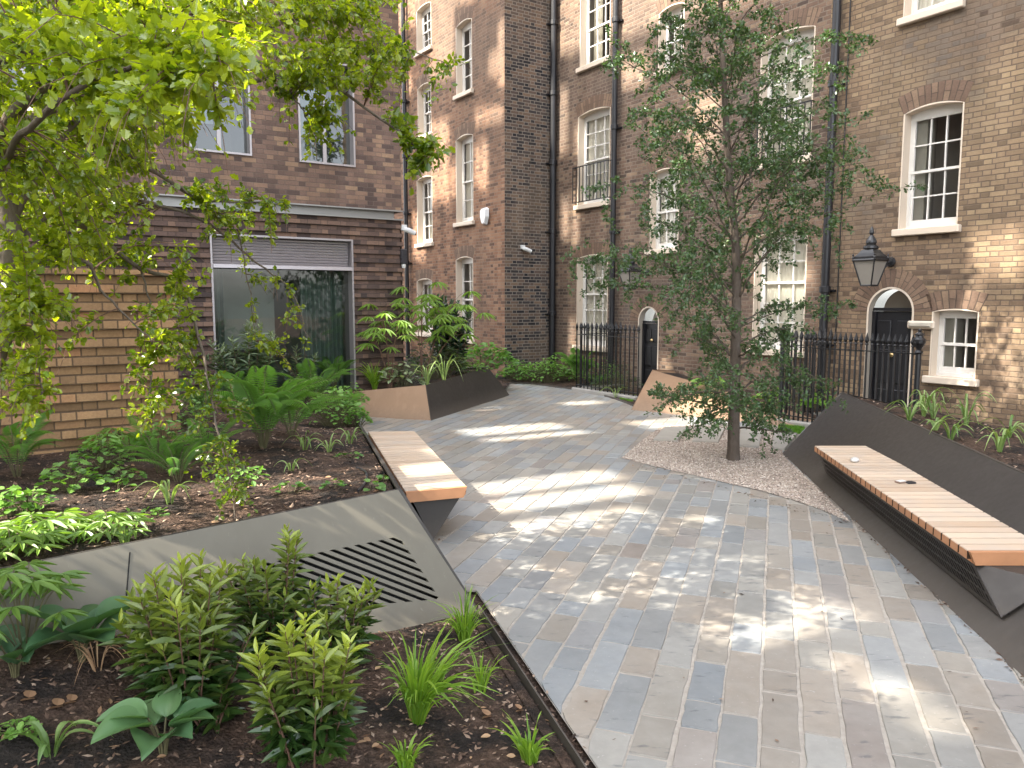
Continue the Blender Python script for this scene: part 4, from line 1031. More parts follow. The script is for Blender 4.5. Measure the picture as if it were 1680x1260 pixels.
def pebbles(name, patch_or_quad, n, s0, s1, mat, flat=.6, kind='stuff', pts=None, longer=1.0, bury=.3):
    vs = []; fs = []; tn = []
    octv = np.array([(1,0,0),(0,1,0),(-1,0,0),(0,-1,0),(0,0,1),(0,0,-1)], float); octf = [(0,1,4),(1,2,4),(2,3,4),(3,0,4),(1,0,5),(2,1,5),(3,2,5),(0,3,5)]
    P = patch_or_quad; x0, y0 = P.P2.min(0); x1, y1 = P.P2.max(0); c = 0; tries = 0
    while c < n and tries < n*8:
        tries += 1
        x, y = rnd.uniform(x0, x1), rnd.uniform(y0, y1)
        if not P.inside(x, y): continue
        if pts is not None and not pts(x, y): continue
        z = P.z(x, y); s = rnd.uniform(s0, s1)
        an = rnd.uniform(0, 6.28); ca, sa = math.cos(an), math.sin(an); ti = rnd.uniform(-.5,.5)
        sc = np.array([s*rnd.uniform(.8,1.2)*longer, s*rnd.uniform(.6,1), s*flat*rnd.uniform(.6,1.2)])
        q = octv*sc*(1+nr.uniform(-.25,.25,(6,1))); q = np.stack([q[:,0]*math.cos(ti)-q[:,2]*math.sin(ti), q[:,1], q[:,0]*math.sin(ti)+q[:,2]*math.cos(ti)], 1)
        q = np.stack([q[:,0]*ca-q[:,1]*sa, q[:,0]*sa+q[:,1]*ca, q[:,2]], 1) + np.array([x, y, z+sc[2]*bury])
        vs.append(q); fs += [tuple(i+6*c for i in f) for f in octf]; tn.append(np.full(6, rnd.random())); c += 1
    mb = MB(); mb.add(np.concatenate(vs), fs, tint=np.concatenate(tn)); o = mb.build(name, mat); tag(o, kind=kind); return o
pebbles('gravel_pebbles', grv, 9000, .008, .016, M_PEB)
pebbles('bark_chips', bed_front, 9000, .004, .013, M_CHIP, .35, longer=1.7)
pebbles('bark_chips', bed_left, 8000, .006, .016, M_CHIP, .35, longer=1.7)
pebbles('bark_chips', bed_right, 3000, .008, .018, M_CHIP, .35, longer=1.7)

# ------------------------------------------------------------------ benches
def bench(label, nl, nr_, fl, fr, zt, ns, base_line, back_pt, perf=True, group='slatted benches built onto the planters'):
    """nl near-left, nr near-right, fl, fr: seat corners seen from the camera; front side is given by base_line (two ground points under the front)"""
    c = (nl+nr_+fl+fr)/4; t = thing('slatted_bench', label, 'bench', np.array([c[0], c[1], 0]), 0, group); loc = np.array([c[0], c[1], 0])
    def Pq(a, b, z): return (nl*(1-a)+nr_*a)*(1-b) + (fl*(1-a)+fr*a)*b + Z*z        # a across, b along
    seat = MB(); gap = .15
    for i in range(ns):
        b0, b1 = (i+gap*.5)/ns, (i+1-gap*.5)/ns
        th_ = .055; e = .006
        top = [Pq(0,b0,0),Pq(1,b0,0),Pq(1,b1,0),Pq(0,b1,0)]
        ctr = sum(top)/4
        lo = [p*1.0 - Z*th_ for p in top]; mid = [p - Z*e for p in top]; tp = [ctr+(p-ctr)*np.array([.985,.985,1]) for p in top]
        w_ = np.linalg.norm(top[1]-top[0]); h_ = np.linalg.norm(top[3]-top[0]); o_ = rnd.random()*5
        uv = [(o_,0),(o_+w_,0),(o_+w_,h_),(o_,h_)]; tn = rnd.uniform(.25,.85)
        seat.add(lo+mid+tp, [(4,5,9,8),(5,6,10,9),(6,7,11,10),(7,4,8,11),(8,9,10,11)], 0, uvs=uv*3, tint=tn)
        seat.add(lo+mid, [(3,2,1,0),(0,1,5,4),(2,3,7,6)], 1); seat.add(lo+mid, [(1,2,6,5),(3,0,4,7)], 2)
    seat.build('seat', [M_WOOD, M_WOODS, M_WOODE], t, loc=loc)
    return t, Pq, loc
# left bench
nl, nr_, fl, fr = G(665, 806, .42), G(765, 797, .42), G(604, 708, .42), G(680, 707, .42)
t, Pq, loc = bench('slatted hardwood bench on the left planter with its end beam towards the camera', nl, nr_, fl, fr, .42, 27, None, None)
mb = MB(); e1 = np.array(nr_-fr); e1 /= np.linalg.norm(e1)
top = [Pq(-.0,-.0,-.0), Pq(1,-.0,-.0), Pq(1,.0,0)+e1*.03, Pq(0,.0,0)+e1*.03]
mb.prism([p - Z*.085 + (nl-nr_)*(.06 if i in (1,2) else -.03) for i, p in enumerate(top)][::-1], [p-Z*.001 for p in top][::-1]); mb.build('end_beam', M_WOODE, t, loc=loc)
mb = MB(); e2 = nr_-nl; e2 /= np.linalg.norm(e2)
frn = [Pq(1,0,-.002), Pq(1,1,-.002)]
mb.prism([frn[0]-Z*.075-e2*.05, frn[1]-Z*.075-e2*.05, frn[1]-e2*.03-Z*.055, frn[0]-e2*.03-Z*.055], [frn[0]-Z*.075-e2*.012, frn[1]-Z*.075-e2*.012, frn[1]-Z*.055-e2*.002, frn[0]-Z*.055-e2*.002]); mb.build('front_rail', M_WOODE, t, loc=loc)
mb = MB(); lb = G(712, 884, .012); lf = lb + (gdir)*np.linalg.norm(fl-nl)
sT = [Pq(.92,.012,-.086), Pq(.92,.99,-.086)]; sB = [lb, lf]; bk = [Pq(.12,.012,-.086), Pq(.12,.99,-.086)]
mb.prism([bk[0], sB[0]-e2*.02, sB[0], sT[0]], [bk[1], sB[1]-e2*.02, sB[1], sT[1]]); mb.build('support', M_BRONZE, t, loc=loc)
# right bench
nl, fl, fr = G(1588, 903, .42), G(1336, 731, .42), G(1420, 731, .42)
wd = fr-fl; nr_ = G(1753, 903, .42)
t, Pq, loc = bench('slatted hardwood bench on the dark right hand planter with a perforated steel base', nl, nr_, fl, fr, .42, 28, None, None)
e1 = nl-fl; Lr = np.linalg.norm(e1); e1 /= Lr; e2 = wd/np.linalg.norm(wd)
mb = MB(); top = [Pq(0,0,0), Pq(1,0,0), Pq(1,0,0)+e1*.035, Pq(0,0,0)+e1*.035]
mb.prism([p - Z*.08 + e2*(.035 if i in (0,3) else 0) for i, p in enumerate(top)], [p-Z*.001 for p in top]); mb.build('end_beam', M_WOODE, t, loc=loc)
mb = MB(); mb.prism([Pq(0,0,-.08)+e2*.035, Pq(0,1,-.08)+e2*.035, Pq(0,1,-.056)+e2*.004, Pq(0,0,-.056)+e2*.004], [Pq(.2,0,-.08), Pq(.2,1,-.08), Pq(.2,1,-.057), Pq(.2,0,-.057)]); mb.build('front_rail', M_WOODE, t, loc=loc)
# support: front plate leans back to the planter face
fn = np.cross(rB4-rB1, rT1-rB1); fn /= np.linalg.norm(fn)
if fn[0] > 0: fn = -fn
zl = .155; sb0 = onplane(1643, 1014, rB1, fn); sb1 = onplane(1364, 770, rB1, fn)
sbd = rB1-rB4; sbd /= np.linalg.norm(sbd); sb1 = sb0 + sbd*np.dot(sb1-sb0, sbd)
st0, st1 = Pq(.07, .004, -.081), Pq(.07, .985, -.081)
sn_ = st0-sb0; 
def S3(a, b, d=0.0):                                     # a along from near 0..1, b up 0..1
    p = (sb0*(1-a)+sb1*a)*(1-b) + (st0*(1-a)+st1*a)*b
    nn = np.cross(st0-sb0, sb1-sb0); nn /= np.linalg.norm(nn)
    return p + nn*d*(1 if nn[0] < 0 else -1)
holes = []; npf = 74
for r_ in range(3):
    for i in range(npf):
        a0 = .012 + (i+.22)/npf*.975; a1 = .012 + (i+.78)/npf*.975; b0 = .13+r_*.27; holes.append(np.array([(a0,b0),(a1,b0),(a1,b0+.22),(a0,b0+.22)]))
bp = [Vector(p) for p in ((0,0),(1,0),(1,1),(0,1))]; ed = [(0,1),(1,2),(2,3),(3,0)]
mb = MB()                                               # plate between the slots, built strip by strip
bs = [0,.13,.35,.40,.62,.67,.89,1]
for j in range(7):
    if j % 2 == 0: mb.add([S3(0,bs[j]), S3(1,bs[j]), S3(1,bs[j+1]), S3(0,bs[j+1])], [(0,1,2,3)])
    else:
        xs = [0] + [.012+(i+f)/npf*.975 for i in range(npf) for f in (.22,.78)] + [1]
        for q in range(0, len(xs), 2):
            mb.add([S3(xs[q],bs[j]), S3(xs[q+1],bs[j]), S3(xs[q+1],bs[j+1]), S3(xs[q],bs[j+1])], [(0,1,2,3)])
            if q+2 < len(xs): mb.add([S3(xs[q+1],bs[j]), S3(xs[q+1],bs[j],-.012), S3(xs[q+1],bs[j+1],-.012), S3(xs[q+1],bs[j+1])], [(0,1,2,3)])
pf = mb.build('perforated_front', M_BRONZE, t, loc=loc)
mb = MB(); mb.add([S3(0,0,-.05), S3(1,0,-.05), S3(1,1,-.05), S3(0,1,-.05)], [(0,1,2,3)]); mb.build('dark_backing', M_VOID, pf, loc=loc)
mb = MB(); bkn = onplane(1700, 950, rB1, fn); bt0 = Pq(.95, .004, -.081)
# end plate: follows the sloped face
ft = rB1 + fn*0; 
def face_at(z): 
    f = (z - sb0[2])/(rT1[2]-rB1[2]); return sb0 + (rT1-rB1)*f - sbd*np.dot((rT1-rB1)*f, sbd)
en = [S3(0,1), sb0 + fn*.004, face_at(.33)+fn*.004, Pq(.9,.004,-.081)]
mb.prism([p - e1*.008 for p in en][::-1], [p + e1*.002 for p in en][::-1]); mb.build('end_plate', M_BRONZE, t, loc=loc)
# things lying on the right bench
p = G(1402, 757, .42); t = thing('eyewear_case', 'small white rounded case lying near the far end of the right bench', 'case', p, R(60))
mb = MB(); mb.lathe([(0,.0),(.045,.002),(.06,.014),(.055,.026),(.03,.034),(0,.036)], (0,0,0), 18); mb.v[-1] = mb.v[-1]*np.array([1.35,.62,1]); mb.build('shell', M_WHITE, t, smooth=True)
mb = MB(); mb.box((0,-.036,.016), (.03,.004,.012), bev=.001); mb.build('clasp', M_GREYP, t)
p = G(1478, 792, .42); t = thing('wallet', 'brown wallet lying open beside a dark phone on the right bench', 'wallet', p, R(20))
mb = MB(); mb.box((0,0,.007), (.085,.055,.014), bev=.004); mb.build('cover', simple("brown_leather", (.22,.15,.11), .6), t)
mb = MB(); mb.box((0,0,.016), (.07,.045,.004), bev=.001); mb.build('papers', M_GREYP, t)
p = G(1490, 793, .42); t = thing('phone', 'small dark phone lying beside the wallet on the right bench', 'phone', p, R(15))
mb = MB(); mb.box((.02,0,.006), (.075,.055,.012), bev=.004); mb.build('body', M_DGREY, t); mb = MB(); mb.box((.02,0,.0125), (.062,.046,.002)); mb.build('screen', M_BLACKP, t)

# ------------------------------------------------------------------ iron railings
def picket(mb, p, h, r=.0145, spear=True):
    mb.tube([p, p+Z*h], r, 6)
    mb.lathe([(r*1.0,h-.02),(r*2.0,h-.005),(r*1.1,h+.01),(r*2.3,h+.05),(r*1.5,h+.085),(r*.2,h+.15)], p, 7)
def fence(label, runs, h, n_per_m, urn_at=None, group='black spear topped railings', loc=None):
    t = thing('iron_railing', label, 'railing', runs[0][0], 0, group); loc = runs[0][0]
    mb = MB(); rl = MB(); kb = MB()
    for (p, q, n) in runs:
        d = q-p; L = np.linalg.norm(d); d = d/L; s_ = np.cross(Z, d)
        for i in range(n+1): picket(mb, p + d*L*i/n, h)
        for zz in (h-.10, .14): rl = MB(); rl.box((p+q)/2+Z*zz, (L, .038, .014), [d, s_, Z]); rl.build('rail', M_IRON, t, loc=loc)
        kb.box((p+q)/2+Z*.0, (L+.1, .2, .16), [d, s_, Z], bev=.015)
    mb.build('pickets', M_IRON, t, loc=loc); kb.build('plinth', M_KERB, t, loc=loc)
    return t, loc
def urn_post(t, loc, p, h):
    mb = MB(); mb.tube([p, p+Z*h], .036, 10)
    mb.lathe([(.036,h-.02),(.055,h),(.03,h+.03),(.035,h+.05),(.075,h+.12),(.078,h+.17),(.05,h+.20),(.045,h+.22),(.06,h+.235),(.02,h+.27),(.028,h+.29),(.005,h+.31)], p, 12)
    mb.build('urn_post', M_IRON, t, loc=loc)
off = 1.25
def fpt(px, py): p = onplane(px, py, WM.O + WM.n*off, WM.n); return np.array([p[0], p[1], 0.0])
f0, f1 = fpt(946, 600), fpt(1047, 600); fw = f0 - WM.n*(off-.05)
t, loc = fence('short run of black railings in front of the far door, behind the fern bed', [(f0, f1, 15), (f0, fw, 9)], 1.30, 0)
f2, f3 = fpt(1283, 600), fpt(1506, 600); fw2 = f2 - WM.n*(off-.05); f3w = f3 - WM.n*(off-.05)
n_ = 26
t, loc = fence('long run of black railings with a gate, in front of the nearer arched door', [(f2, f3, n_), (f2, fw2, 8)], 1.30, 0)
urn_post(t, loc, f3, 1.22); urn_post(t, loc, f2, 1.22)

# windblown debris along the foot of the right planter and the gravel edge
mb = MB()
def bits(p, q, n, spread, side):
    d = (q-p); L = np.linalg.norm(d); d = d/L; sd_ = np.cross(d, Z)*side
    for _ in range(n):
        c = p + d*L*rnd.random() + sd_*abs(rnd.gauss(0, spread)) + Z*.006; an = rnd.uniform(0, 6.28); s_ = rnd.uniform(.006, .022)
        a = np.array([math.cos(an), math.sin(an), rnd.uniform(-.1,.3)])*s_; b = np.array([-math.sin(an), math.cos(an), rnd.uniform(-.2,.4)])*s_*rnd.uniform(.2,.6)
        mb.add([c-a-b*.3, c+b, c+a-b*.2, c-b], [(0,3,2,1)], tint=rnd.random())
bits(rB1, rB5, 420, .05, -1); bits(ed1, B0, 160, .03, 1); bits(G(1055,761), G(1396,856), 160, .10, 1); bits(G(720,890), G(600,720), 60, .04, 1)
for _ in range(26):
    p = G(rnd.uniform(780,1640), rnd.uniform(720,1250)); bits(p, p+np.array([.03,.02,0]), 1, .02, 1)
o = mb.build('leaf_debris', M_CHIP); tag(o, kind='stuff')
# ------------------------------------------------------------------ foliage
def nrm(a): return a/(np.linalg.norm(a, axis=-1, keepdims=True)+1e-9)
def half(outline, fold=.12, curl=-.08):
    """leaf from one side's outline [(x,y)] from base to tip; two folded halves"""
    n = len(outline); v = []
    for x, y in outline: v.append((x, y, fold*x + curl*y*y))
    m = [(0, 0, 0)]
    for x, y in outline[1:-1][::-1]: v.append((-x, y, fold*x + curl*y*y))
    tip = n-1
    f = [tuple(range(n)), tuple([0] + [tip] + list(range(n, len(v))))]
    return np.array(v), f
T_OV = half([(0,0),(.22,.25),(.26,.5),(.16,.8),(0,1)], .25, -.12)
T_RND = half([(0,0),(.34,.12),(.46,.42),(.34,.78),(0,.98)], .2, -.15)
T_LAN = half([(0,0),(.10,.25),(.125,.5),(.07,.8),(0,1)], .45, -.22)
T_LOB = half([(0,0),(.13,.16),(.33,.26),(.24,.42),(.43,.58),(.27,.68),(.22,.86),(0,1)], .22, -.14)
T_THIN = half([(0,0),(.05,.4),(0,1)], .3, -.35)
def scatter(mb, tm, pos, d, up, size, tint, wscale=1.0, mat=0):
    v, f = tm; pos = np.asarray(pos, float); N = len(pos)
    if N == 0: return
    y = nrm(np.asarray(d, float)); x = nrm(np.cross(y, np.asarray(up, float))); z = np.cross(x, y)
    size = np.full(N, size) if np.isscalar(size) else np.asarray(size, float)
    W = wscale if not np.isscalar(wscale) else np.full(N, wscale)
    P = pos[:, None, :] + size[:, None, None]*(v[None, :, 0:1]*x[:, None, :]*W[:, None, None] + v[None, :, 1:2]*y[:, None, :] + v[None, :, 2:3]*z[:, None, :])
    k = len(v); fs = []
    for i in range(N):
        o = i*k
        for q in f: fs.append([o+j for j in q])
    tint = np.full(N, tint) if np.isscalar(tint) else np.asarray(tint, float)
    mb.add(P.reshape(-1, 3), fs, mat, tint=np.repeat(tint, k))
def curve(p0, p1, p2, n=8):
    t = np.linspace(0, 1, n)[:, None]; return p0*(1-t)**2 + 2*p1*t*(1-t) + p2*t*t
def rv(s=1.0): return nr.normal(0, s, 3)

M_LEAFT = leaf_mat("hawthorn_leaf", (.075,.14,.014), (.36,.43,.03), .25, .5, .9, (1.7,1.65,.35))
M_LEAFC = leaf_mat("dark_small_leaf", (.036,.078,.028), (.10,.165,.055), .33, .28, .6)
M_FERN = leaf_mat("fern_green", (.07,.17,.03), (.17,.33,.06), .5, .4)
M_SHRUB = leaf_mat("glossy_shrub_leaf", (.036,.08,.018), (.40,.46,.06), .28, .25, .6)
M_HOSTA = leaf_mat("blue_green_leaf", (.06,.14,.07), (.16,.28,.10), .38, .25, .5)
M_GRS = leaf_mat("bright_grass_blade", (.10,.22,.02), (.27,.40,.05), .4, .4)
M_STRAP = leaf_mat("strap_leaf", (.09,.17,.04), (.30,.40,.14), .4, .3)
M_COVER = leaf_mat("soft_green_leaf", (.08,.19,.035), (.20,.36,.07), .45, .35)
M_DARKL = leaf_mat("dark_evergreen_leaf", (.014,.035,.018), (.05,.09,.035), .3, .15, .6)
M_VARI = leaf_mat("variegated_narrow_leaf", (.05,.09,.04), (.32,.38,.22), .4, .25)
M_PALM = leaf_mat("palmate_leaf", (.075,.16,.03), (.22,.34,.07), .4, .35)
M_DRY = leaf_mat("dry_brown_leaf", (.20,.10,.05), (.42,.27,.15), .7, .15, tcol=(1,1,1))
M_REDL = leaf_mat("red_young_leaf", (.5,.02,.03), (.6,.04,.06), .5, .3, tcol=(1,.6,.6))
M_STEM = simple("green_brown_stem", (.10,.09,.04), .7, nscale=10, var=.2)
M_STEMR = simple("red_brown_stem", (.13,.07,.045), .7, nscale=10, var=.2)
M_BARK = bark_mat("grey_brown_bark", (.08,.062,.048), (.22,.18,.14))
M_BARKC = bark_mat("dark_bark", (.055,.042,.033), (.15,.12,.095))

def finish(kind, label, cat, loc, parts, group=None):
    t = thing(kind, label, cat, loc, 0, group)
    for nm, mb, m, sm in parts:
        if mb.n: mb.build(nm, m, t, smooth=sm)
    return t
def fern(label, loc, h, n=11, spread=.8, mat=None, seed=0, lean=(0,0), tint=.35):
    mb = MB(); st = MB(); r_ = np.random.RandomState(seed+3)
    for i in range(n):
        az = i*2.399+r_.uniform(-.3,.3); L = h*r_.uniform(.85,1.25); out = spread*r_.uniform(.55,1.15)
        dh = np.array([math.cos(az)+lean[0], math.sin(az)+lean[1], 0]); dh = dh/np.linalg.norm(dh)
        p0 = dh*.02; p1 = dh*L*.28*out + Z*L*.85; p2 = dh*L*1.0*out + Z*L*r_.uniform(.45,.95)
        NF = 36; c = curve(p0, p1, p2, NF); st.tube(c, np.linspace(.0035, .001, NF), 4, cap=False)
        tg = nrm(np.gradient(c, axis=0)); k = np.arange(6, NF); f = (k-6)/(NF-7.0)
        ln = L*.15*np.sin(np.pi*np.clip(f*.86+.12, 0, 1))**.8 + .006
        side = nrm(np.cross(tg[k], Z + 0*tg[k])); up = np.cross(side, tg[k])
        for sg in (-1, 1):
            d = side*sg*.92 + tg[k]*.38 - up*r_.uniform(.05,.25)
            scatter(mb, T_LAN, c[k], d, up, ln, np.clip(tint + r_.uniform(-.18,.3) + f*.1, 0, 1), .40)
    return finish('fern', label, 'fern', loc, [('frond', mb, mat or M_FERN, False), ('stem', st, M_STEM, False)])
def upright_shrub(label, loc, h, w, n=26, seed=0, lsize=.108, mat=None, top=.8, tm=None, kind='shrub', dens=1.0, stemmat=None):
    mb = MB(); st = MB(); r_ = np.random.RandomState(seed+17)
    for i in range(n):
        az = r_.uniform(0, 6.283); rr = w*.5*math.sqrt(r_.uniform(0, 1)); L = h*(1-.2*(rr/(w*.5))**2)*r_.uniform(.5,1.1)
        b = np.array([math.cos(az)*rr*.45, math.sin(az)*rr*.45, 0]); e = np.array([math.cos(az)*rr, math.sin(az)*rr, L])
        c = curve(b, (b+e)/2*np.array([1,1,1.0]) + Z*L*.1, e, 12); st.tube(c, np.linspace(.005,.002,12), 5, cap=False)
        nl = int(L/.0155*dens); f = np.linspace(.10, 1, nl); idx = f*11; p = np.stack([np.interp(idx, np.arange(12), c[:, q]) for q in range(3)], 1)
        an = np.arange(nl)*2.4 + r_.uniform(0, 6); elev = .15 + .95*f**3 + r_.uniform(-.25,.25,nl)
        d = np.stack([np.cos(an)*np.cos(elev), np.sin(an)*np.cos(elev), np.sin(elev)], 1)
        sz = lsize*r_.uniform(.7,1.15,nl)*(1-.45*np.clip((f-.85)/.15, 0, 1))
        hf = p[:, 2]/h
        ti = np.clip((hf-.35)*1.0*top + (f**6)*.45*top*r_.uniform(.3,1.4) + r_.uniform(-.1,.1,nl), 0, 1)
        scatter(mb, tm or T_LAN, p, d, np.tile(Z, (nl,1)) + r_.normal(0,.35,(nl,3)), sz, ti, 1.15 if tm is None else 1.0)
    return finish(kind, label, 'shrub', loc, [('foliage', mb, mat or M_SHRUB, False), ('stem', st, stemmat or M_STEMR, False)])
def grass(label, loc, h, n=90, seed=0, w=.006, lean=(0,0), mat=None, tint=.5, spread=1.0):
    mb = MB(); r_ = np.random.RandomState(seed+29)
    for i in range(n):
        az = r_.uniform(0, 6.283); L = h*r_.uniform(.5,1.25); out = r_.uniform(.15,.95)*spread
        dh = np.array([math.cos(az), math.sin(az), 0])*out + np.array([lean[0], lean[1], 0])
        b = np.array([math.cos(az), math.sin(az), 0])*r_.uniform(0,.03)
        c = curve(b, b+dh*L*.2+Z*L*.75, b+dh*L*.85+Z*L*r_.uniform(.45,.95), 7); tg = np.gradient(c, axis=0)
        sd_ = nrm(np.cross(tg, np.array([dh[1], -dh[0], .3])+0*tg)); sd_ = nrm(np.cross(tg, Z+r_.normal(0,.4,3)))
        ww = w*np.array([.8,1,1,.95,.8,.5,.08])[:, None]*r_.uniform(.7,1.3)
        v = np.concatenate([c-sd_*ww, c+sd_*ww]); mb.add(v, [(j, j+1, 8+j, 7+j) for j in range(6)], tint=np.clip(tint+r_.uniform(-.35,.45), 0, 1))
    return finish('grass_tuft', label, 'grass', loc, [('blades', mb, mat or M_GRS, False)])
def strap(label, loc, L, n=9, seed=0, w=.014, lean=(0,0), mat=None, tint=.4, up=.8):
    mb = MB(); r_ = np.random.RandomState(seed+41)
    for i in range(n):
        az = i*2.4+r_.uniform(-.4,.4); l = L*r_.uniform(.6,1.15); dh = np.array([math.cos(az)+lean[0], math.sin(az)+lean[1], 0])*r_.uniform(.45,1)
        b = np.array([math.cos(az), math.sin(az), 0])*.015
        c = curve(b, b+dh*l*.25+Z*l*up, b+dh*l*.95+Z*l*r_.uniform(.05,.6)*up, 10); tg = np.gradient(c, axis=0); sd_ = nrm(np.cross(tg, Z+r_.normal(0,.25,3))); un = np.cross(sd_, nrm(tg))
        ww = (.72*w*np.array([.55,.8,.95,1,1,.95,.85,.7,.45,.05]))[:, None]*r_.uniform(.8,1.2)
        v = np.concatenate([c-sd_*ww-un*ww*-.35, c, c+sd_*ww+un*ww*.35]); ti = np.clip(tint+r_.uniform(-.3,.4), 0, 1)
        mb.add(v, [(j, j+1, 11+j, 10+j) for j in range(9)] + [(10+j, 11+j, 21+j, 20+j) for j in range(9)], tint=ti)
    return finish('strap_leaf_plant', label, 'plant', loc, [('leaves', mb, mat or M_STRAP, False)])
def hosta(label, loc, size, n=8, seed=0, mat=None, tint=.4, up=.5, wide=1.0):
    mb = MB(); st = MB(); r_ = np.random.RandomState(seed+53); NU, NV = 9, 12
    for i in range(n):
        az = i*2.4+r_.uniform(-.3,.3); l = size*r_.uniform(.7,1.1); el = r_.uniform(.3,1.3)*up+.25
        dh = np.array([math.cos(az), math.sin(az), 0]); base = dh*size*.25+Z*size*r_.uniform(.35,.85)
        st.tube(curve(dh*.01, dh*size*.08+Z*size*.4, base, 6), .004, 5, cap=False)
        y = dh*math.cos(el)+Z*math.sin(el); x = np.cross(y, Z); x /= np.linalg.norm(x); x = x*math.cos(.3*r_.uniform(-1,1)); z = np.cross(x, y); tw = r_.uniform(-.1,.1)
        v = []
        for a in range(NV+1):
            f = a/NV; hw = .40*wide*(math.sin(math.pi*min(1,f**.72*.985+.0))**.8)*(1.0 if f < .95 else .6)
            for b in range(-NU//2+1, NU//2+1):
                s_ = b/(NU//2); xx = hw*s_
                zz = .30*abs(s_)**1.3*hw*2 - .30*f*f + .026*math.cos(b*math.pi)*(1-f*.8)*(1 if abs(s_) < .95 else 0) + tw*s_*f
                v.append(base + l*(x*xx + y*f + z*zz))
        m = NU//2*2+1 if False else len(range(-NU//2+1, NU//2+1))
        fs = [(a*m+b, a*m+b+1, (a+1)*m+b+1, (a+1)*m+b) for a in range(NV) for b in range(m-1)]
        mb.add(v, fs, tint=np.clip(tint+r_.uniform(-.25,.35), 0, 1))
    return finish('hosta', label, 'plant', loc, [('leaves', mb, mat or M_HOSTA, True), ('stalks', st, M_STEM, False)])
def mound(label, loc, w, h, n=160, ls=.05, seed=0, mat=None, tint=.4, tm=None, kind='ground_cover_plant', flat=False, cat='plant', dep=None):
    mb = MB(); st = MB(); r_ = np.random.RandomState(seed+67); dep = dep or w*.7
    for i in range(n):
        az = r_.uniform(0, 6.283); rr = math.sqrt(r_.uniform(0,1)); x, y = math.cos(az)*rr*w*.5, math.sin(az)*rr*dep*.5
        z = h*(1-rr**2*.75)*r_.uniform(.55,1.05) if not flat else h*r_.uniform(.4,1)
        p = np.array([x, y, z]); d = np.array([math.cos(az), math.sin(az), r_.uniform(-.3,.35)])+r_.normal(0,.5,3)*np.array([1,1,.3])
        if i % 2 == 0: st.tube(curve(np.array([x*.4,y*.4,0]), np.array([x*.5,y*.5,z*.7]), p, 4), .0018, 3, cap=False)
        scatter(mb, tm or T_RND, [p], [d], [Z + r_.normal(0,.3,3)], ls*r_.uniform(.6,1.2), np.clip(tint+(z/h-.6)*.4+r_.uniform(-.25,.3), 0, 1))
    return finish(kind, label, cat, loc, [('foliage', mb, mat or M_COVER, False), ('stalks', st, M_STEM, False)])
def palmate_leaf(mb, p, d, size, r_, n=8, droop=.35, tint=.5, w=.85):
    d = np.array(d)/np.linalg.norm(d); x = np.cross(d, Z); x /= np.linalg.norm(x)+1e-9; u = np.cross(x, d)
    for k in range(n):
        a = (k-(n-1)/2)*(4.9/n); dd = d*math.cos(a)+x*math.sin(a) - Z*droop*r_.uniform(.5,1.4)
        scatter(mb, T_LAN, [p], [dd], [Z+r_.normal(0,.15,3)], size*r_.uniform(.8,1.1)*(1-.25*abs(a)/2.5), np.clip(tint+r_.uniform(-.2,.25),0,1), w)
def palmate(label, loc, w, h, n=14, ls=.12, seed=0, tint=.4, mat=None, kind='palmate_plant', dep=None):
    mb = MB(); st = MB(); r_ = np.random.RandomState(seed+71); dep = dep or w
    for i in range(n):
        az = i*2.4; rr = math.sqrt((i+.5)/n); p = np.array([math.cos(az)*rr*w*.5, math.sin(az)*rr*dep*.5, h*(1-.5*rr*rr)*r_.uniform(.75,1.05)])
        st.tube(curve(np.zeros(3)+rv(.01)*np.array([1,1,0]), p*np.array([.4,.4,.8]), p, 6), .003, 4, cap=False)
        palmate_leaf(mb, p, np.array([math.cos(az), math.sin(az), .25]), ls*r_.uniform(.8,1.15), r_, 8, .25, tint)
    return finish(kind, label, 'plant', loc, [('leaves', mb, mat or M_PALM, False), ('stalks', st, M_STEM, False)])
def umbrella_plant(label, loc, h, stems, seed=0, ls=.2, tint=.5):
    """stems: list of (dx,dy,height fraction, whorls)"""
    mb = MB(); st = MB(); r_ = np.random.RandomState(seed+83)
    for (dx, dy, hf, nw) in stems:
        e = np.array([dx, dy, h*hf]); c = curve(np.array([dx*.1,dy*.1,0]), np.array([dx*.25,dy*.25,h*hf*.6]), e, 16); st.tube(c, np.linspace(.014,.006,16), 6)
        for k in range(nw):
            f = 1-(k/nw)*.42; i = int(f*15); p = c[i]
            az = k*2.4+r_.uniform(0,1); L = ls*r_.uniform(.7,1.3)
            q = p + np.array([math.cos(az), math.sin(az), .35+.3*f])*L
            st.tube(curve(p, p+Z*L*.4+(q-p)*.3, q, 5), .003, 4, cap=False)
            palmate_leaf(mb, q, np.array([math.cos(az), math.sin(az), .05]), ls*r_.uniform(.8,1.1), r_, 9, .34, tint, .62)
    return finish('umbrella_plant', label, 'plant', loc, [('leaves', mb, M_PALM, False), ('stem', st, M_STEMR, False)])
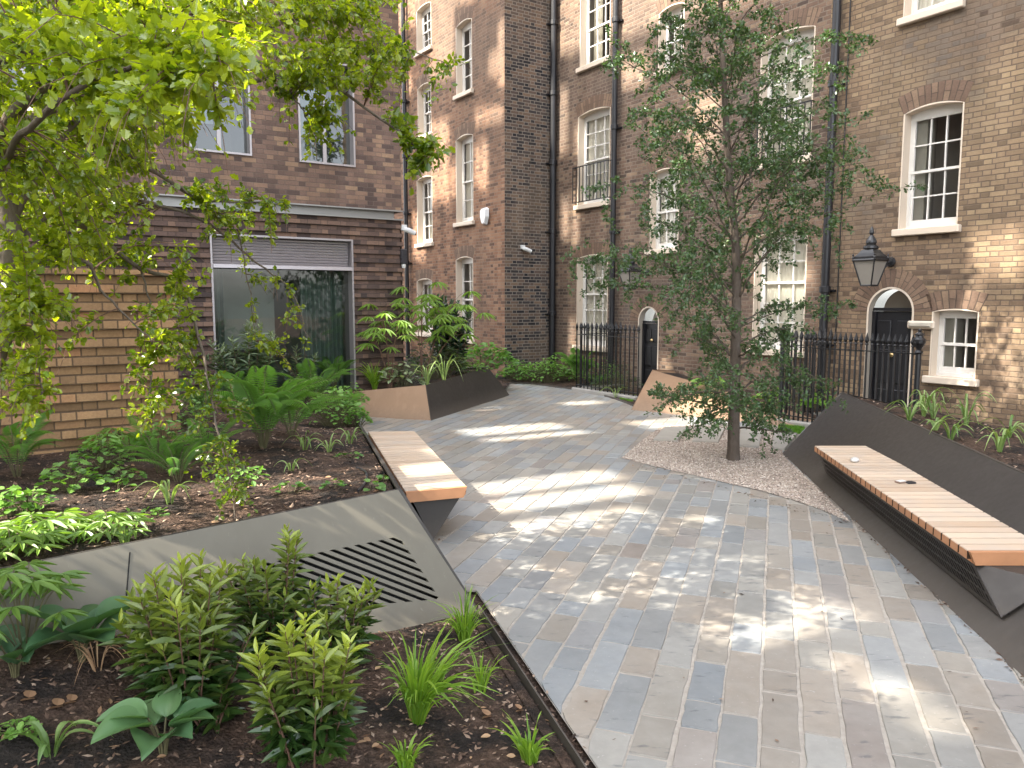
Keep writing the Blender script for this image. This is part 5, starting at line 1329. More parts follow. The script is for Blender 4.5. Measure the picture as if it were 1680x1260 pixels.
# ------------------------------------------------------------------ the near tree on the left
def poly_pts(pts): return np.array([atY(x, y, Yd) for x, y, Yd in pts])
def smooth(pts, n=24):
    pts = np.asarray(pts, float); m = len(pts); t = np.linspace(0, m-1, n); out = []
    for q in t:
        i = min(int(q), m-2); f = q-i
        p0, p1, p2, p3 = pts[max(i-1,0)], pts[i], pts[i+1], pts[min(i+2,m-1)]
        out.append(.5*((2*p1)+(-p0+p2)*f+(2*p0-5*p1+4*p2-p3)*f*f+(-p0+3*p1-3*p2+p3)*f**3))
    return np.array(out)
tb = np.array([-2.17, 3.28, .06])
lt = thing('hawthorn_tree', 'bright green leafy tree leaning in from the left edge with sunlit drooping branches', 'tree', tb)
tr = MB()
trunk = smooth([tb-Z*.1, tb+np.array([.0,.0,.35]), atY(-42, 900, 3.4), atY(-26, 640, 3.4), atY(6, 420, 3.5), atY(-25, 150, 3.6), atY(-30, -150, 3.8), atY(20, -500, 4.0)], 40)
tr.tube(trunk + nr.normal(0,.006,(40,3)), np.linspace(.095, .035, 40)*(1+.12*np.sin(np.arange(40)*1.7)), 12)
tr.build('trunk', M_BARK, lt, smooth=True, loc=tb)
limbs = []
def limb(pts, r0, r1): 
    c = smooth(poly_pts(pts), 30) ; limbs.append(c); LB_.tube(c + nr.normal(0,.004,c.shape), np.linspace(r0, r1, len(c)), 7)
LB_ = MB()
limb([(-25,240,3.5),(60,150,3.2),(140,128,3.1),(260,60,3.3),(380,-30,3.7)], .03, .008)
limb([(-30,100,3.6),(60,84,3.3),(130,70,3.3),(240,-20,3.5)], .028, .010)
limb([(-10,330,3.5),(60,190,3.6),(200,165,4.0),(330,167,4.3),(447,127,4.5),(560,150,4.7),(673,233,4.7),(700,262,4.7)], .026, .003)
limb([(330,170,4.3),(430,120,4.5),(500,95,4.8),(620,70,5.0),(735,105,5.0)], .010, .003)
limb([(-30,-120,3.8),(200,-60,4.0),(327,0,4.2),(417,43,4.5),(540,20,4.7),(660,-10,5.0)], .028, .005)
limb([(447,118,4.5),(483,160,4.5),(513,215,4.5),(520,262,4.5)], .006, .002)
limb([(0,400,3.5),(120,200,3.9),(190,240,4.1),(280,300,4.4),(345,330,4.6),(470,330,4.8)], .020, .003)
limb([(0,440,3.5),(80,350,3.7),(150,380,3.9),(230,440,4.2),(300,470,4.3),(335,590,4.3),(352,690,4.2),(380,790,4.2),(385,852,4.1)], .018, .002)
limb([(230,330,4.3),(330,360,4.6),(420,430,4.9),(480,480,5.0),(505,560,5.0)], .010, .002)
limb([(0,480,3.5),(60,430,3.4),(140,430,3.4),(170,480,3.5),(250,560,3.6)], .014, .003)
limb([(280,300,4.4),(380,370,4.7),(400,430,4.8),(420,560,4.8)], .008, .002)
limb([(-10,300,3.5),(30,230,2.9),(120,150,2.5),(260,100,2.3),(350,130,2.3)], .016, .003)
limb([(-10,520,3.5),(40,480,3.2),(60,560,3.1),(70,660,3.1)], .010, .002)
limb([(230,440,4.2),(250,520,4.2),(245,640,4.1),(250,690,4.1)], .006, .002)
allp = np.concatenate(limbs)
crown = MB(); tw = MB()
def in_poly_pts(poly, n, r_):
    P = np.array(poly, float); x0, y0 = P.min(0); x1, y1 = P.max(0); o = []
    while len(o) < n:
        x, y = r_.uniform(x0, x1), r_.uniform(y0, y1)
        if in_poly(P, x, y): o.append((x, y))
    return o
RT = np.random.RandomState(5)
def sprays(poly, n, Y0, Y1, ls, tint=.5, nl=24, maxd=1.0, clus=3):
    for (x, y) in in_poly_pts(poly, n, RT):
        e = atY(x, y, RT.uniform(Y0, Y1)); d = np.linalg.norm(allp-e, axis=1) + .35*np.maximum(0, e[2]-allp[:, 2]-.0)
        s_ = allp[int(np.argmin(d))]; L = np.linalg.norm(e-s_)
        if L > maxd: s_ = e + (s_-e)*maxd/L; L = maxd
        mid = (s_+e)/2 + Z*L*.18 + rv(.05)*L; c = curve(s_, mid, e, 12)
        e2 = c[-1] + nrm(c[-1]-c[-3])*.08 - Z*.07; c = np.concatenate([c, [e2]])
        tw.tube(c, np.linspace(.0042 if L > .4 else .003, .0010, 13), 4, cap=False)
        k = max(6, int(nl*min(1.2, .4+L))); f = RT.uniform(.18, 1, k); q = np.stack([np.interp(f*12, np.arange(13), c[:, i]) for i in range(3)], 1)
        tg = nrm(np.gradient(c, axis=0))[np.clip((f*12).astype(int), 0, 12)]
        P, D, N_, T = [], [], [], []
        for j in range(k):
            for m_ in range(clus):
                o = nrm(RT.normal(0,1,3)); dd = nrm(tg[j]*.5 + o*.9 - Z*.12); P.append(q[j] + o*RT.uniform(0,.028)); D.append(dd); N_.append(Z*.9+RT.normal(0,.55,3)); T.append(np.clip(tint+RT.normal(0,.22), 0, 1))
        scatter(crown, T_LOB, P, D, N_, ls*RT.uniform(.65,1.2,len(P)), T)
sprays([(-20,-20),(330,-20),(490,-10),(465,95),(350,190),(255,280),(170,420),(-20,465)], 480, 2.9, 4.9, .034, .5)
sprays([(60,20),(420,20),(400,200),(200,230),(40,200)], 40, 2.0, 2.6, .040, .55)
sprays([(470,-20),(665,-20),(655,110),(560,150),(470,130)], 95, 4.2, 5.2, .036, .5)
sprays([(600,70),(760,90),(772,145),(700,140),(620,170)], 18, 4.8, 5.1, .034, .3, 18)
sprays([(650,190),(735,230),(725,275),(668,285)], 20, 4.5, 4.9, .050, .25, 14)
sprays([(430,130),(570,120),(575,215),(545,268),(470,210)], 26, 4.3, 4.9, .036, .35)
sprays([(290,300),(400,295),(480,325),(470,395),(330,400)], 30, 4.4, 5.0, .034, .35)
sprays([(-10,440),(110,440),(120,560),(60,690),(-10,680)], 46, 2.9, 3.5, .034, .5)
sprays([(150,400),(330,400),(330,560),(230,600),(160,500)], 32, 3.8, 4.6, .034, .4)
sprays([(400,430),(480,470),(515,560),(470,590),(405,560)], 20, 4.7, 5.1, .032, .35, 14, .5)
sprays([(285,560),(370,580),(425,700),(420,855),(345,850),(320,740),(280,640)], 40, 3.9, 4.7, .030, .12, 15, .5)
sprays([(210,560),(320,560),(320,650),(250,710),(205,680)], 22, 3.9, 4.5, .034, .35, 18, .6)
sprays([(-60,-260),(500,-260),(500,-20),(-60,-20)], 90, 3.0, 5.0, .045, .5)
for _ in range(150):                                     # the half of the crown beyond the left edge of the picture
    e = np.array([RT.uniform(-4.0,-1.7), RT.uniform(1.7,4.2), RT.uniform(1.9,4.6)])
    if e[0] > -.70*e[1]+.0: continue
    i = int(np.argmin(np.linalg.norm(np.concatenate([allp, trunk])-e, axis=1))); s_ = np.concatenate([allp, trunk])[i]; s_ = e + (s_-e)*min(1, .7/np.linalg.norm(s_-e)); c = curve(s_, (s_+e)/2+Z*.1, e, 12); tw.tube(c, np.linspace(.003,.001,12), 4, cap=False)
    P = c[RT.randint(3,12,54)] + RT.normal(0,.09,(54,3)); scatter(crown, T_LOB, P, RT.normal(0,1,(54,3)), Z+RT.normal(0,.5,(54,3)), .045*RT.uniform(.7,1.3,54), np.clip(.5+RT.normal(0,.2,54),0,1))
crown.build('crown', M_LEAFT, lt, loc=tb); LB_.build('branches', M_BARK, lt, smooth=True, loc=tb); tw.build('twigs', M_STEMR, lt, loc=tb)
rb = MB()
for (x, y) in ((222,118),(221,132),(258,152),(225,125)):
    p = atY(x, y, 2.9)
    for _ in range(4): scatter(rb, T_OV, [p+rv(.012)], [-Z+rv(.5)], [rv()], .035, .5)
rb.build('red_leaves', M_REDL, lt, loc=tb)

# ------------------------------------------------------------------ the slim tree in the gravel
cb = G(1203, 754, .02)
ct = thing('slim_tree', 'slim young tree with dark airy foliage growing from the pale gravel', 'tree', cb)
Yc = cb[1]
trunk = smooth([cb-Z*.05, atY(1204, 690, Yc), atY(1207, 560, Yc), atY(1208, 430, Yc), atY(1196, 280, Yc), atY(1186, 100, Yc), atY(1180, -60, Yc), atY(1176, -220, Yc)], 40)
t_ = MB(); t_.tube(trunk, np.concatenate([np.linspace(.092, .075, 3), np.linspace(.073, .012, 37)]), 12); t_.build('trunk', M_BARKC, ct, smooth=True, loc=cb)
bw_ = MB(); cr = MB(); tw2 = MB(); RC = np.random.RandomState(9)
def envelope(z):                                        # crown radius by height
    return np.interp(z, [.3,.75,1.3,1.9,2.6,3.6,4.6,5.4,6.4,7.2], [.45,.80,1.15,1.42,1.42,1.25,.90,.70,.45,.2])
def spray_c(c, ls, k, clus, tint):
    n = len(c); f = np.sqrt(RC.uniform(.12, 1, k)); q = np.stack([np.interp(f*(n-1), np.arange(n), c[:, i]) for i in range(3)], 1)
    P = np.repeat(q, clus, 0); N = len(P); o = nrm(RC.normal(0,1,(N,3))); P = P + o*RC.uniform(0,.035,(N,1)); D = o + np.array([0,0,-.1])
    scatter(cr, T_OV, P, D, Z+RC.normal(0,.6,(N,3)), ls*RC.uniform(.6,1.25,N), np.clip(tint+RC.normal(0,.25,N), 0, 1), 1.25)
zt_ = trunk[:, 2]
nb = 92
for i in range(nb):
    z0 = .45 + (6.6-.45)*((i+RC.uniform(0,1))/nb)**.95; i0 = int(np.argmin(abs(zt_-z0))); s_ = trunk[i0]; az = i*2.399+RC.uniform(-.5,.5)
    rr = envelope(z0+.35)*RC.choice([.5,.7,.85,1.0,1.1,1.2], p=[.15,.2,.2,.2,.15,.1]); rise = rr*RC.uniform(.25,.85) if z0 > 1.1 else rr*RC.uniform(-.15,.35)
    dh = np.array([math.cos(az), math.sin(az), 0]); e = s_ + dh*rr + Z*rise
    c = curve(s_, s_+dh*rr*.4+Z*rise*(.75 if z0 > 1.1 else .8), e, 12) + RC.normal(0,.012,(12,3)); c[0] = s_
    bw_.tube(c, np.linspace(max(.006, .017*(1-z0/8)), .002, 12), 5, cap=False)
    spray_c(c, .040, int(7+10*rr), 3, .35)
    for j in range(int(5+8*rr)):                        # side twigs
        f = RC.uniform(.25, 1); b = c[min(11, int(f*11))]; L = rr*RC.uniform(.18,.42); d = nrm(dh*.6 + RC.normal(0,.7,3) + Z*RC.uniform(-.3,.35))
        cc = curve(b, b+d*L*.5+Z*L*.12, b+d*L - Z*L*RC.uniform(0,.35), 7); tw2.tube(cc, np.linspace(.003,.0012,7), 3, cap=False)
        spray_c(cc, .038, int(6+9*L/.4), 3, .35)
for tip in ((1110,722,-.2),(1258,715,.1),(1292,655,-.3),(1150,700,-.4),(1098,655,.2),(1275,690,.2),(1180,690,-.3),(940,430,.1),(965,470,.3),(1405,500,.0),(1410,60,.0),(1398,115,.1),(1030,185,.2),(1375,640,-.5)):
    e = atY(tip[0], tip[1], Yc+tip[2]); i0 = int(np.argmin(abs(zt_-(e[2]+(.35 if e[2] < 1 else -.35))))); s_ = trunk[max(3,i0)]; L = np.linalg.norm(e-s_)
    c = curve(s_, (s_+e)/2+Z*L*.16, e, 12); bw_.tube(c, np.linspace(.010,.002,12), 5, cap=False); spray_c(c, .040, int(34*L), 3, .35)
    for j in range(int(9*L)+4):
        b = c[RC.randint(4, 12)]; d = nrm(RC.normal(0,1,3)-Z*.4); l = RC.uniform(.12,.3); cc = curve(b, b+d*l*.5, b+d*l-Z*.05, 6); tw2.tube(cc, .0015, 3, cap=False); spray_c(cc, .038, 8, 3, .35)
cr.build('crown', M_LEAFC, ct, loc=cb); bw_.build('branches', M_BARKC, ct, loc=cb); tw2.build('twigs', M_BARKC, ct, loc=cb)
# ------------------------------------------------------------------ planting
def hh(loc, py_top):                                    # height of a plant whose top is at image row py_top
    Y = loc[1]; px = loc[0]/Y
    d = (CY-py_top)/F; k = Y/(cp + d*sp); return (H + k*(-sp + d*cp)) - loc[2]
def wpx(loc, w): return w*loc[1]/F
B = bed_front
def up(lab, px, py, ytop, w, P=None, **k):
    l = (P or B).at(px, py); return upright_shrub(lab, l, hh(l, ytop), wpx(l, w), **k)
up('large glossy shrub with pale new tips, second from the left in the front bed', 318, 1165, 925, 235, n=34, seed=1)
up('glossy shrub in front of the louvres, half hidden behind the large shrub', 455, 1075, 893, 170, n=24, seed=2, top=.55)
up('glossy shrub with yellow green tips nearest the camera, beside the bright grass', 512, 1245, 1030, 185, n=30, seed=3, top=1.0)
up('glossy shrub in front of the lower louvres next to the grey panel', 560, 1085, 965, 150, n=20, seed=4, top=.7)
up('small dark seedling shrub at the foot of the large glossy shrub', 345, 1190, 1120, 80, n=8, seed=5, top=.2)
def gr(lab, px, py, top, P=None, **k):
    l = (P or B).at(px, py); return grass(lab, l, hh(l, top)*1.05, **k)
gr('big bright green grass tuft in dark soil, centre of the front bed', 685, 1185, 1055, n=150, seed=1, w=.0055, lean=(.25,.0))
gr('bright grass tuft against the corner of the grey panel by the edging', 762, 1052, 975, n=90, seed=2, w=.004)
gr('small thin grass tuft close to the steel edging, above the dry leaves', 788, 1135, 1075, n=34, seed=3, w=.004)
gr('sparse grass tuft at the bottom right end of the front bed', 868, 1250, 1190, n=50, seed=4, w=.005)
gr('grass tuft cut by the bottom edge of the picture', 665, 1262, 1212, n=60, seed=5, w=.005)
gr('tiny grass seedling beside the thin tuft near the edging', 720, 1045+75, 1095, n=14, seed=6, w=.003)
def ho(lab, px, py, size, P=None, **k):
    l = (P or B).at(px, py); return hosta(lab, l, wpx(l, size), **k)
ho('hosta with broad ribbed leaves at the bottom edge of the front bed', 268, 1238, 85, n=9, seed=1)
ho('hosta with drooping blue green leaves in front of the panel, beside the dried stalk', 135, 1085, 85, n=9, seed=2, tint=.25)
ho('hosta leaves at the left edge close to the tree trunk', 25, 1110, 70, n=6, seed=3, tint=.2)
l = B.at(85, 1240); strap('strap leaved clump at the bottom left corner', l, wpx(l, 120), 9, 1, .016, tint=.35)
l = B.at(30, 1205); mound('fine leaved yellow green sedum at the left edge under the trunk', l, wpx(l, 70), .06, 90, .02, 1, tint=.6)
l = B.at(160, 1100); strap('dried pale flower stalk collapsed over the hosta', l, wpx(l, 95), 16, 4, .004, mat=M_DRY, tint=.8, up=.9)
l = B.at(40, 1088); palmate('tall palmate plant at the left edge casting its shadow on the panel', l, wpx(l, 170), hh(l, 900), 16, wpx(l, 58), 1, tint=.35)
for i, (x, y, s_, lab) in enumerate(((800,1183,.05,'curled brown leaf lying on the dark soil left of the steel edging'), (853,1172,.04,'second curled brown leaf lying closest to the steel edging'), (45,1155,.05,'pale dry leaf beside the trunk base'), (92,1168,.05,'torn dry leaf heap lying in front of the trunk'), (115,1160,.045,'pale dry leaf just right of the torn dry heap'))):
    l = B.at(x, y); mb = MB(); r_ = np.random.RandomState(i)
    scatter(mb, T_RND, [(-s_*.5,0,.012),(0,.01,.02)], [(1,.3,.25),(-.4,1,.3)], [(0,.5,1),(.4,0,1)], s_, .4); finish('fallen_leaf', lab, 'leaf', l, [('blade', mb, M_DRY, False)])
# small litter
mb = MB(); r_ = np.random.RandomState(77)
for (P, n, x0, x1, y0, y1) in ((bed_front,150,0,900,1050,1255),(bed_left,90,20,640,740,900)):
    for _ in range(n):
        x, y = r_.uniform(x0,x1), r_.uniform(y0,y1); p = P.at(x, y)
        if not P.inside(p[0], p[1]): continue
        scatter(mb, T_OV if r_.rand() < .5 else T_THIN, [p+Z*.012], [np.array([r_.normal(), r_.normal(), .15])], [Z+r_.normal(0,.4,3)], r_.uniform(.015,.05), r_.rand())
o = mb.build('leaf_litter', M_DRY); tag(o, kind='stuff')

B = bed_left
def fe_(lab, px, py, top, P=None, **k):
    l = (P or B).at(px, py); return fern(lab, l, hh(l, top)*1.12, **k)
fe_('large bright fern in the middle of the sloping left bed', 432, 738, 622, n=33, seed=1, spread=.8, tint=.45)
fe_('fern at the left edge in front of the orange wall', 28, 782, 690, n=14, seed=2, spread=.9)
fe_('dark fern beneath the drooping sprig in the left bed', 292, 790, 735, n=12, seed=3, spread=1.2, tint=.1)
fe_('feathery fern in front of the shopfront curtain', 548, 640, 592, n=19, seed=4, spread=.7, tint=.3)
fe_('small fern behind the large bright fern, below the window', 385, 660, 610, n=12, seed=5, spread=.9, tint=.4)
fe_('fern beside the left end of the wooden bench', 560, 695, 640, n=11, seed=6, spread=.9, tint=.4)
def mo(lab, px, py, top, w, P=None, **k):
    l = (P or B).at(px, py); h = hh(l, top); return mound(lab, l, wpx(l, w), max(.05, h), **k)
mo('mound of fresh green round leaves behind the far end of the left bench', 548, 698, 632, 105, n=330, ls=.055, seed=1, tint=.45)
mo('leafy clump against the foot of the orange wall corner', 268, 745, 680, 90, n=150, ls=.06, seed=2, tm=T_OV, tint=.4)
mo('low green clump in front of the orange wall, right of the edge fern', 115, 805, 748, 85, n=90, ls=.06, seed=3, tm=T_LOB, tint=.5)
mo('yellow green low clump at the left edge of the sloping bed', 15, 845, 800, 70, n=70, ls=.045, seed=4, tint=.7)
mo('few round leaves lying on the mulch left of the strap leaves', 190, 805, 785, 60, n=14, ls=.055, seed=5, tint=.4)
mo('glossy round leaved seedling near the middle of the bench', 545, 800, 785, 32, n=12, ls=.05, seed=6, tint=.3)
mo('round leaved seedling near the hose in the left bed', 478, 810, 788, 52, n=16, ls=.055, seed=7, tint=.25)
mo('small round leaved plant close to the bench end', 610, 803, 790, 34, n=9, ls=.05, seed=8, tint=.4)
mo('dark round leaved plant right of the big fern', 572, 752, 735, 40, n=14, ls=.05, seed=9, tint=.2)
mo('pale leaved plant at the top of the bed between fern and window', 480, 670, 630, 60, n=80, ls=.05, seed=10, tint=.5, tm=T_OV)
l = B.at(190, 735); palmate('palmate leaved plant standing before the orange wall', l, wpx(l, 70), hh(l, 700), 8, .13, 2, tint=.45)
l = B.at(60, 893); palmate('spreading palmate leaved plant along the top edge of the grey panel', l, wpx(l, 170), hh(l, 845), 26, .13, 3, tint=.6, dep=.5)
l = B.at(180, 882); palmate('palmate leaved plant right of the spreading one, above the panel joint', l, wpx(l, 110), hh(l, 845), 15, .11, 4, tint=.55, dep=.4)
l = B.at(20, 912); palmate('pale palmate plant spilling over the panel at the left edge', l, wpx(l, 120), hh(l, 870), 14, .13, 5, tint=.7, dep=.4)
def stp(lab, px, py, L, P=None, **k):
    l = (P or B).at(px, py); return strap(lab, l, wpx(l, L), **k)
stp('pale strap leaved plant sprawling left of the drooping sprig', 278, 828, 85, n=10, seed=2, w=.012, tint=.7)
stp('strap leaved tuft at the top edge of the panel', 205, 890, 60, n=7, seed=3, w=.010, tint=.6)
stp('strap leaved tuft to the right of the large fern', 500, 738, 55, n=9, seed=5, w=.011, tint=.6)
stp('strap leaved tuft above the bench corner', 478, 772, 42, n=6, seed=6, w=.009, tint=.6)
stp('strap leaved clump beside the steel edge by the far end of the bench', 575, 728, 50, n=9, seed=7, w=.010, tint=.4)
up('dark variegated narrow leaved bush under the shopfront window', 408, 652, 535, 130, P=B, n=26, seed=11, mat=M_VARI, top=.8, lsize=.15, dens=.6)
up('smaller narrow leaved bush right of the variegated bush at the window', 490, 640, 572, 70, P=B, n=12, seed=12, mat=M_VARI, top=.5, lsize=.13, dens=.6)
# drip hose
h_ = MB(); c = smooth([B.at(x, y)+Z*.012 for x, y in ((585,770),(598,775),(602,785),(597,798),(588,808))], 16); h_.tube(c, .008, 7); 
hz = thing('drip_hose', 'short loop of black drip hose on the mulch near the bench', 'hose', c[0]); h_.build('tube', M_DGREY, hz, loc=c[0])

B = bed_fl
class At:                                               # planting spot in the narrow planter given by image column and depth
    def __init__(s, Y): s.Y = Y
    def at(s, px, py): x = (px-CX)/F*s.Y; return np.array([x, s.Y, bed_fl.z(x, s.Y)])
gr('bright yellow green grass tuft in the far left planter', 613, 637, 600, P=At(12.98), n=150, seed=11, w=.009, tint=.75)
mo('pale broad leaved plant in the far left planter behind the tan face', 657, 633, 592, 72, P=At(12.9), n=60, ls=.15, seed=21, tint=.8, mat=M_VARI, tm=T_OV)
stp('sprawling strap leaves along the rim of the black planter face', 728, 622, 66, P=At(13.1), n=14, seed=21, w=.014, tint=.75, up=1.2)
stp('strap leaves near the corner of the far left planter', 700, 629, 50, P=At(12.75), n=11, seed=22, w=.013, tint=.7, up=1.2)
mo('low trailing leaves along the rim at the right end of the black planter', 775, 612, 594, 70, P=At(14.7), n=110, ls=.07, seed=23, tint=.5)
l = At(12.95).at(640, 634); hS = hh(l, 498)
umbrella_plant('pale umbrella leaved plant in front of the ribbed office wall', l, hS*.9, [(-.12,-.05,1.0,10),(.14,.0,.86,7),(-.30,-.1,.74,6)], 1, .26, .9)
l = At(13.6).at(692, 622); hS = hh(l, 470)
umbrella_plant('taller umbrella leaved plant in front of the wing windows', l, hS*.93, [(.0,.0,1.0,12),(.55,.2,.88,11),(-.1,.2,.66,7),(.75,.35,.66,6)], 2, .32, .8)
l = At(14.9).at(738, 612); upright_shrub('dark upright evergreen behind the taller umbrella plant', l, hh(l, 488), 1.0, n=34, seed=21, mat=M_DARKL, lsize=.13, tm=T_OV, dens=.75)
mo('rounded dark green bush behind the black planter face', 715, 612, 552, 105, P=At(14.2), n=520, ls=.08, seed=24, tint=.3, mat=M_LEAFC, tm=T_OV, kind='shrub', cat='shrub')
mo('small bush between the umbrella plants, low and olive green', 668, 625, 586, 50, P=At(13.3), n=150, ls=.07, seed=25, tint=.4, tm=T_OV, kind='shrub', cat='shrub', mat=M_LEAFC)
mo('fresh green leafy bush left of the sooty wall corner', 792, 600, 562, 110, P=At(16.2), n=420, ls=.10, seed=26, tint=.35)
B = bed_far
mo('leafy bush at the foot of the sooty wall', 838, 612, 566, 90, P=B, n=220, ls=.09, seed=31, tint=.25)
mo('bright ground cover at the front of the far bed', 895, 628, 588, 95, P=B, n=420, ls=.075, seed=32, tint=.45, tm=T_LOB)
fe_('upright fern in front of the short railings', 950, 632, 576, P=B, n=16, seed=31, spread=.6, tint=.5)
mo('soft dark bush below the black downpipe', 895, 606, 562, 110, P=B, n=380, ls=.07, seed=33, tint=.1, tm=T_OV)
mo('dark ferny bush in front of the railings near the tan planter', 1012, 645, 592, 85, P=B, n=300, ls=.07, seed=34, tint=.05, tm=T_LAN, mat=M_LEAFC, kind='shrub', cat='shrub')
mo('low plants along the edge of the far bed by the black planter', 858, 622, 590, 70, P=B, n=180, ls=.06, seed=35, tint=.3)
fe_('small fern low between ground cover and railings', 975, 638, 612, P=B, n=11, seed=36, spread=1.0, tint=.2)
stp('thin arching grass leaves at the front corner of the far bed', 1010, 652, 34, P=B, n=8, seed=37, w=.010, tint=.7)
B = bed_tan
mo('light green heart leaved plant behind the tan planter, left of the trunk', 1165, 640, 612, 55, P=B, n=60, ls=.11, seed=41, tint=.8)
mo('light green heart leaved plant by the dark planter corner', 1345, 672, 645, 60, P=B, n=70, ls=.10, seed=42, tint=.8)
mo('heart leaved plant just right of the slim trunk', 1262, 664, 636, 55, P=B, n=60, ls=.09, seed=43, tint=.7)
mo('dark bush in front of the long railings', 1300, 660, 615, 85, P=B, n=260, ls=.06, seed=44, tint=.2, mat=M_LEAFC, tm=T_OV, kind='shrub', cat='shrub')
B = bed_right
fe_('small fern at the rim of the dark planter below the door', 1450, 662, 642, P=B, n=14, seed=51, spread=1.5, tint=.4)
fe_('fern under the urn topped post', 1500, 668, 628, P=B, n=14, seed=52, spread=.6, tint=.35)
mo('soft green low plant under the small window', 1555, 680, 650, 70, P=B, n=70, ls=.08, seed=53, tint=.4, tm=T_OV)
for (x, y, L, n, sd, lab) in ((1492,690,62,9,51,'strap leaved clump nearest the rim corner of the dark planter'), (1560,722,70,9,52,'strap leaved clump sprawling in the middle of the dark planter'), (1610,684,70,8,53,'tall strap leaved clump below the small window, right side'), (1655,718,56,9,54,'strap leaved clump near the right edge of the picture'), (1535,705,46,8,55,'small strap clump between the rim and the sprawling one'), (1670,690,46,9,56,'narrow leaved clump against the wall at the right edge'), (1590,668,44,7,57,'thin strap clump close under the window sill')):
    stp(lab, x, y, L, P=B, n=n, seed=sd, w=.016, tint=.35)

# denser edges and fillers
B = bed_far
mo('round green bush at the left end of the far bed, beside the sooty wall', 812, 606, 556, 100, P=B, n=380, ls=.09, seed=61, tint=.35)
mo('wide low bush in front of the far downpipe, behind the bright ground cover', 930, 610, 562, 110, P=B, n=320, ls=.08, seed=62, tint=.3, tm=T_LOB)
mo('green clump between the bright ground cover and the fern', 915, 622, 584, 80, P=B, n=280, ls=.075, seed=63, tint=.4)
mo('trailing green plants at the edge of the far bed, right of the black planter', 845, 622, 596, 60, P=B, n=200, ls=.07, seed=64, tint=.35)
mo('dark leafy clump at the railing corner', 985, 632, 588, 75, P=B, n=260, ls=.07, seed=65, tint=.15, tm=T_OV)
B = bed_left
fe_('broad arching fern spreading to the right of the large bright fern', 478, 718, 640, n=15, seed=71, spread=1.1, tint=.4)
fe_('young fern with few fronds under the drooping twigs', 340, 760, 700, n=11, seed=72, spread=1.0, tint=.3)
fe_('half hidden fern at the foot of the dark ribbed wall', 330, 690, 630, n=12, seed=73, spread=.9, tint=.2)
mo('tangled leafy stems under the drooping sprig, right side', 330, 745, 665, 85, n=130, ls=.05, seed=74, tm=T_OV, tint=.35)
mo('leafy clump tucked between large fern and orange wall end', 300, 700, 640, 70, n=120, ls=.05, seed=75, tm=T_LOB, tint=.4)
mo('creeping light green plant on the mulch above the panel joint', 240, 850, 832, 75, n=30, ls=.045, seed=76, tint=.6)
mo('clump of lobed leaves left of the strap leaves', 205, 790, 762, 60, n=46, ls=.055, seed=77, tm=T_LOB, tint=.45)
mo('seedling with two pale leaves beside the hose', 630, 790, 778, 24, n=8, ls=.045, seed=78, tint=.5)
mo('leafy mound under the shopfront curtain, behind the feathery fern', 505, 650, 612, 80, n=200, ls=.06, seed=79, tint=.4)
mo('bright green mound at the bench end of the bed, in front of the tan planter', 575, 668, 628, 60, n=180, ls=.055, seed=80, tint=.5)
stp('long strap leaves lying over the steel edge near the bench', 540, 742, 46, n=8, seed=81, w=.010, tint=.65)

mo('dense leafy patch in front of the orange wall, behind the low green clump', 170, 770, 712, 90, n=150, ls=.06, seed=91, tm=T_LOB, tint=.45)
fe_('arching fern between the orange wall corner and the drooping sprig', 262, 775, 705, n=11, seed=92, spread=1.1, tint=.35)
mo('spreading light green plant in the middle of the mulch', 400, 790, 762, 85, n=60, ls=.055, seed=93, tint=.5, tm=T_OV)
fe_('large fern on the far slope, left of the feathery fern', 515, 672, 604, n=16, seed=94, spread=.9, tint=.4)
mo('leafy groundcover hanging over the bed rim at the far end of the left bench', 588, 700, 664, 40, n=120, ls=.05, seed=95, tint=.45)
fe_('small bright fern near the orange wall foot', 215, 752, 712, n=10, seed=96, spread=1.1, tint=.5)
mo('clump of lobed leaves at the left edge behind the palmate plants', 45, 838, 795, 70, n=70, ls=.055, seed=97, tm=T_LOB, tint=.5)
B = bed_right
mo('low fresh green clump by the railing post', 1470, 665, 640, 60, P=B, n=80, ls=.07, seed=98, tint=.4, tm=T_LOB)
fe_('fern beside the wall at the right edge', 1640, 690, 652, P=B, n=10, seed=99, spread=1.0, tint=.35)
for (x, y, L, n, sd, lab) in ((1515,684,60,12,101,'strap leaved clump just right of the urn post'), (1585,700,66,12,102,'strap leaved clump behind the sprawling one, under the window'), (1640,742,60,11,103,'strap leaved clump low on the slope near the right edge'), (1530,690,56,12,104,'upright strap leaves in front of the window sill left end')):
    stp(lab, x, y, L, P=B, n=n, seed=sd, w=.014, tint=.45, up=1.2)
# ------------------------------------------------------------------ light
AZ = R(27); EL = R(43)
SUNV = np.array([-math.cos(AZ)*math.cos(EL), -math.sin(AZ)*math.cos(EL), math.sin(EL)])     # towards the sun
HD = np.array([-math.cos(AZ), -math.sin(AZ), 0]); PV = np.array([-math.sin(AZ), math.cos(AZ), 0]); DO = 13.5; TE = math.tan(EL)
def occ(P): return float(np.dot(P, PV)), float(P[2] + (DO - np.dot(P, HD))*TE)
opens = []
def sun_ground(px, py, L, w, z=0.0, bars=0):
    """opening cut in the added sun screen so that sun reaches this spot of the court"""
    a, h = occ(G(px, py, z)); opens.append((a-w/2, a+w/2, h-L/2*TE, h+L/2*TE))
def sun_wall(W, x0, x1, y0, y1):
    ps = [occ(W.pt(*W.az(x, y))) for x in (x0, x1) for y in (y0, y1)]
    a = [p[0] for p in ps]; 
    hs0 = (occ(W.pt(*W.az((x0+x1)/2, y1)))[1], occ(W.pt(*W.az((x0+x1)/2, y0)))[1]); opens.append((min(a), max(a), min(hs0), max(hs0)))
sun_ground(862,702,2.0,.60); sun_ground(905,713,2.0,.27)
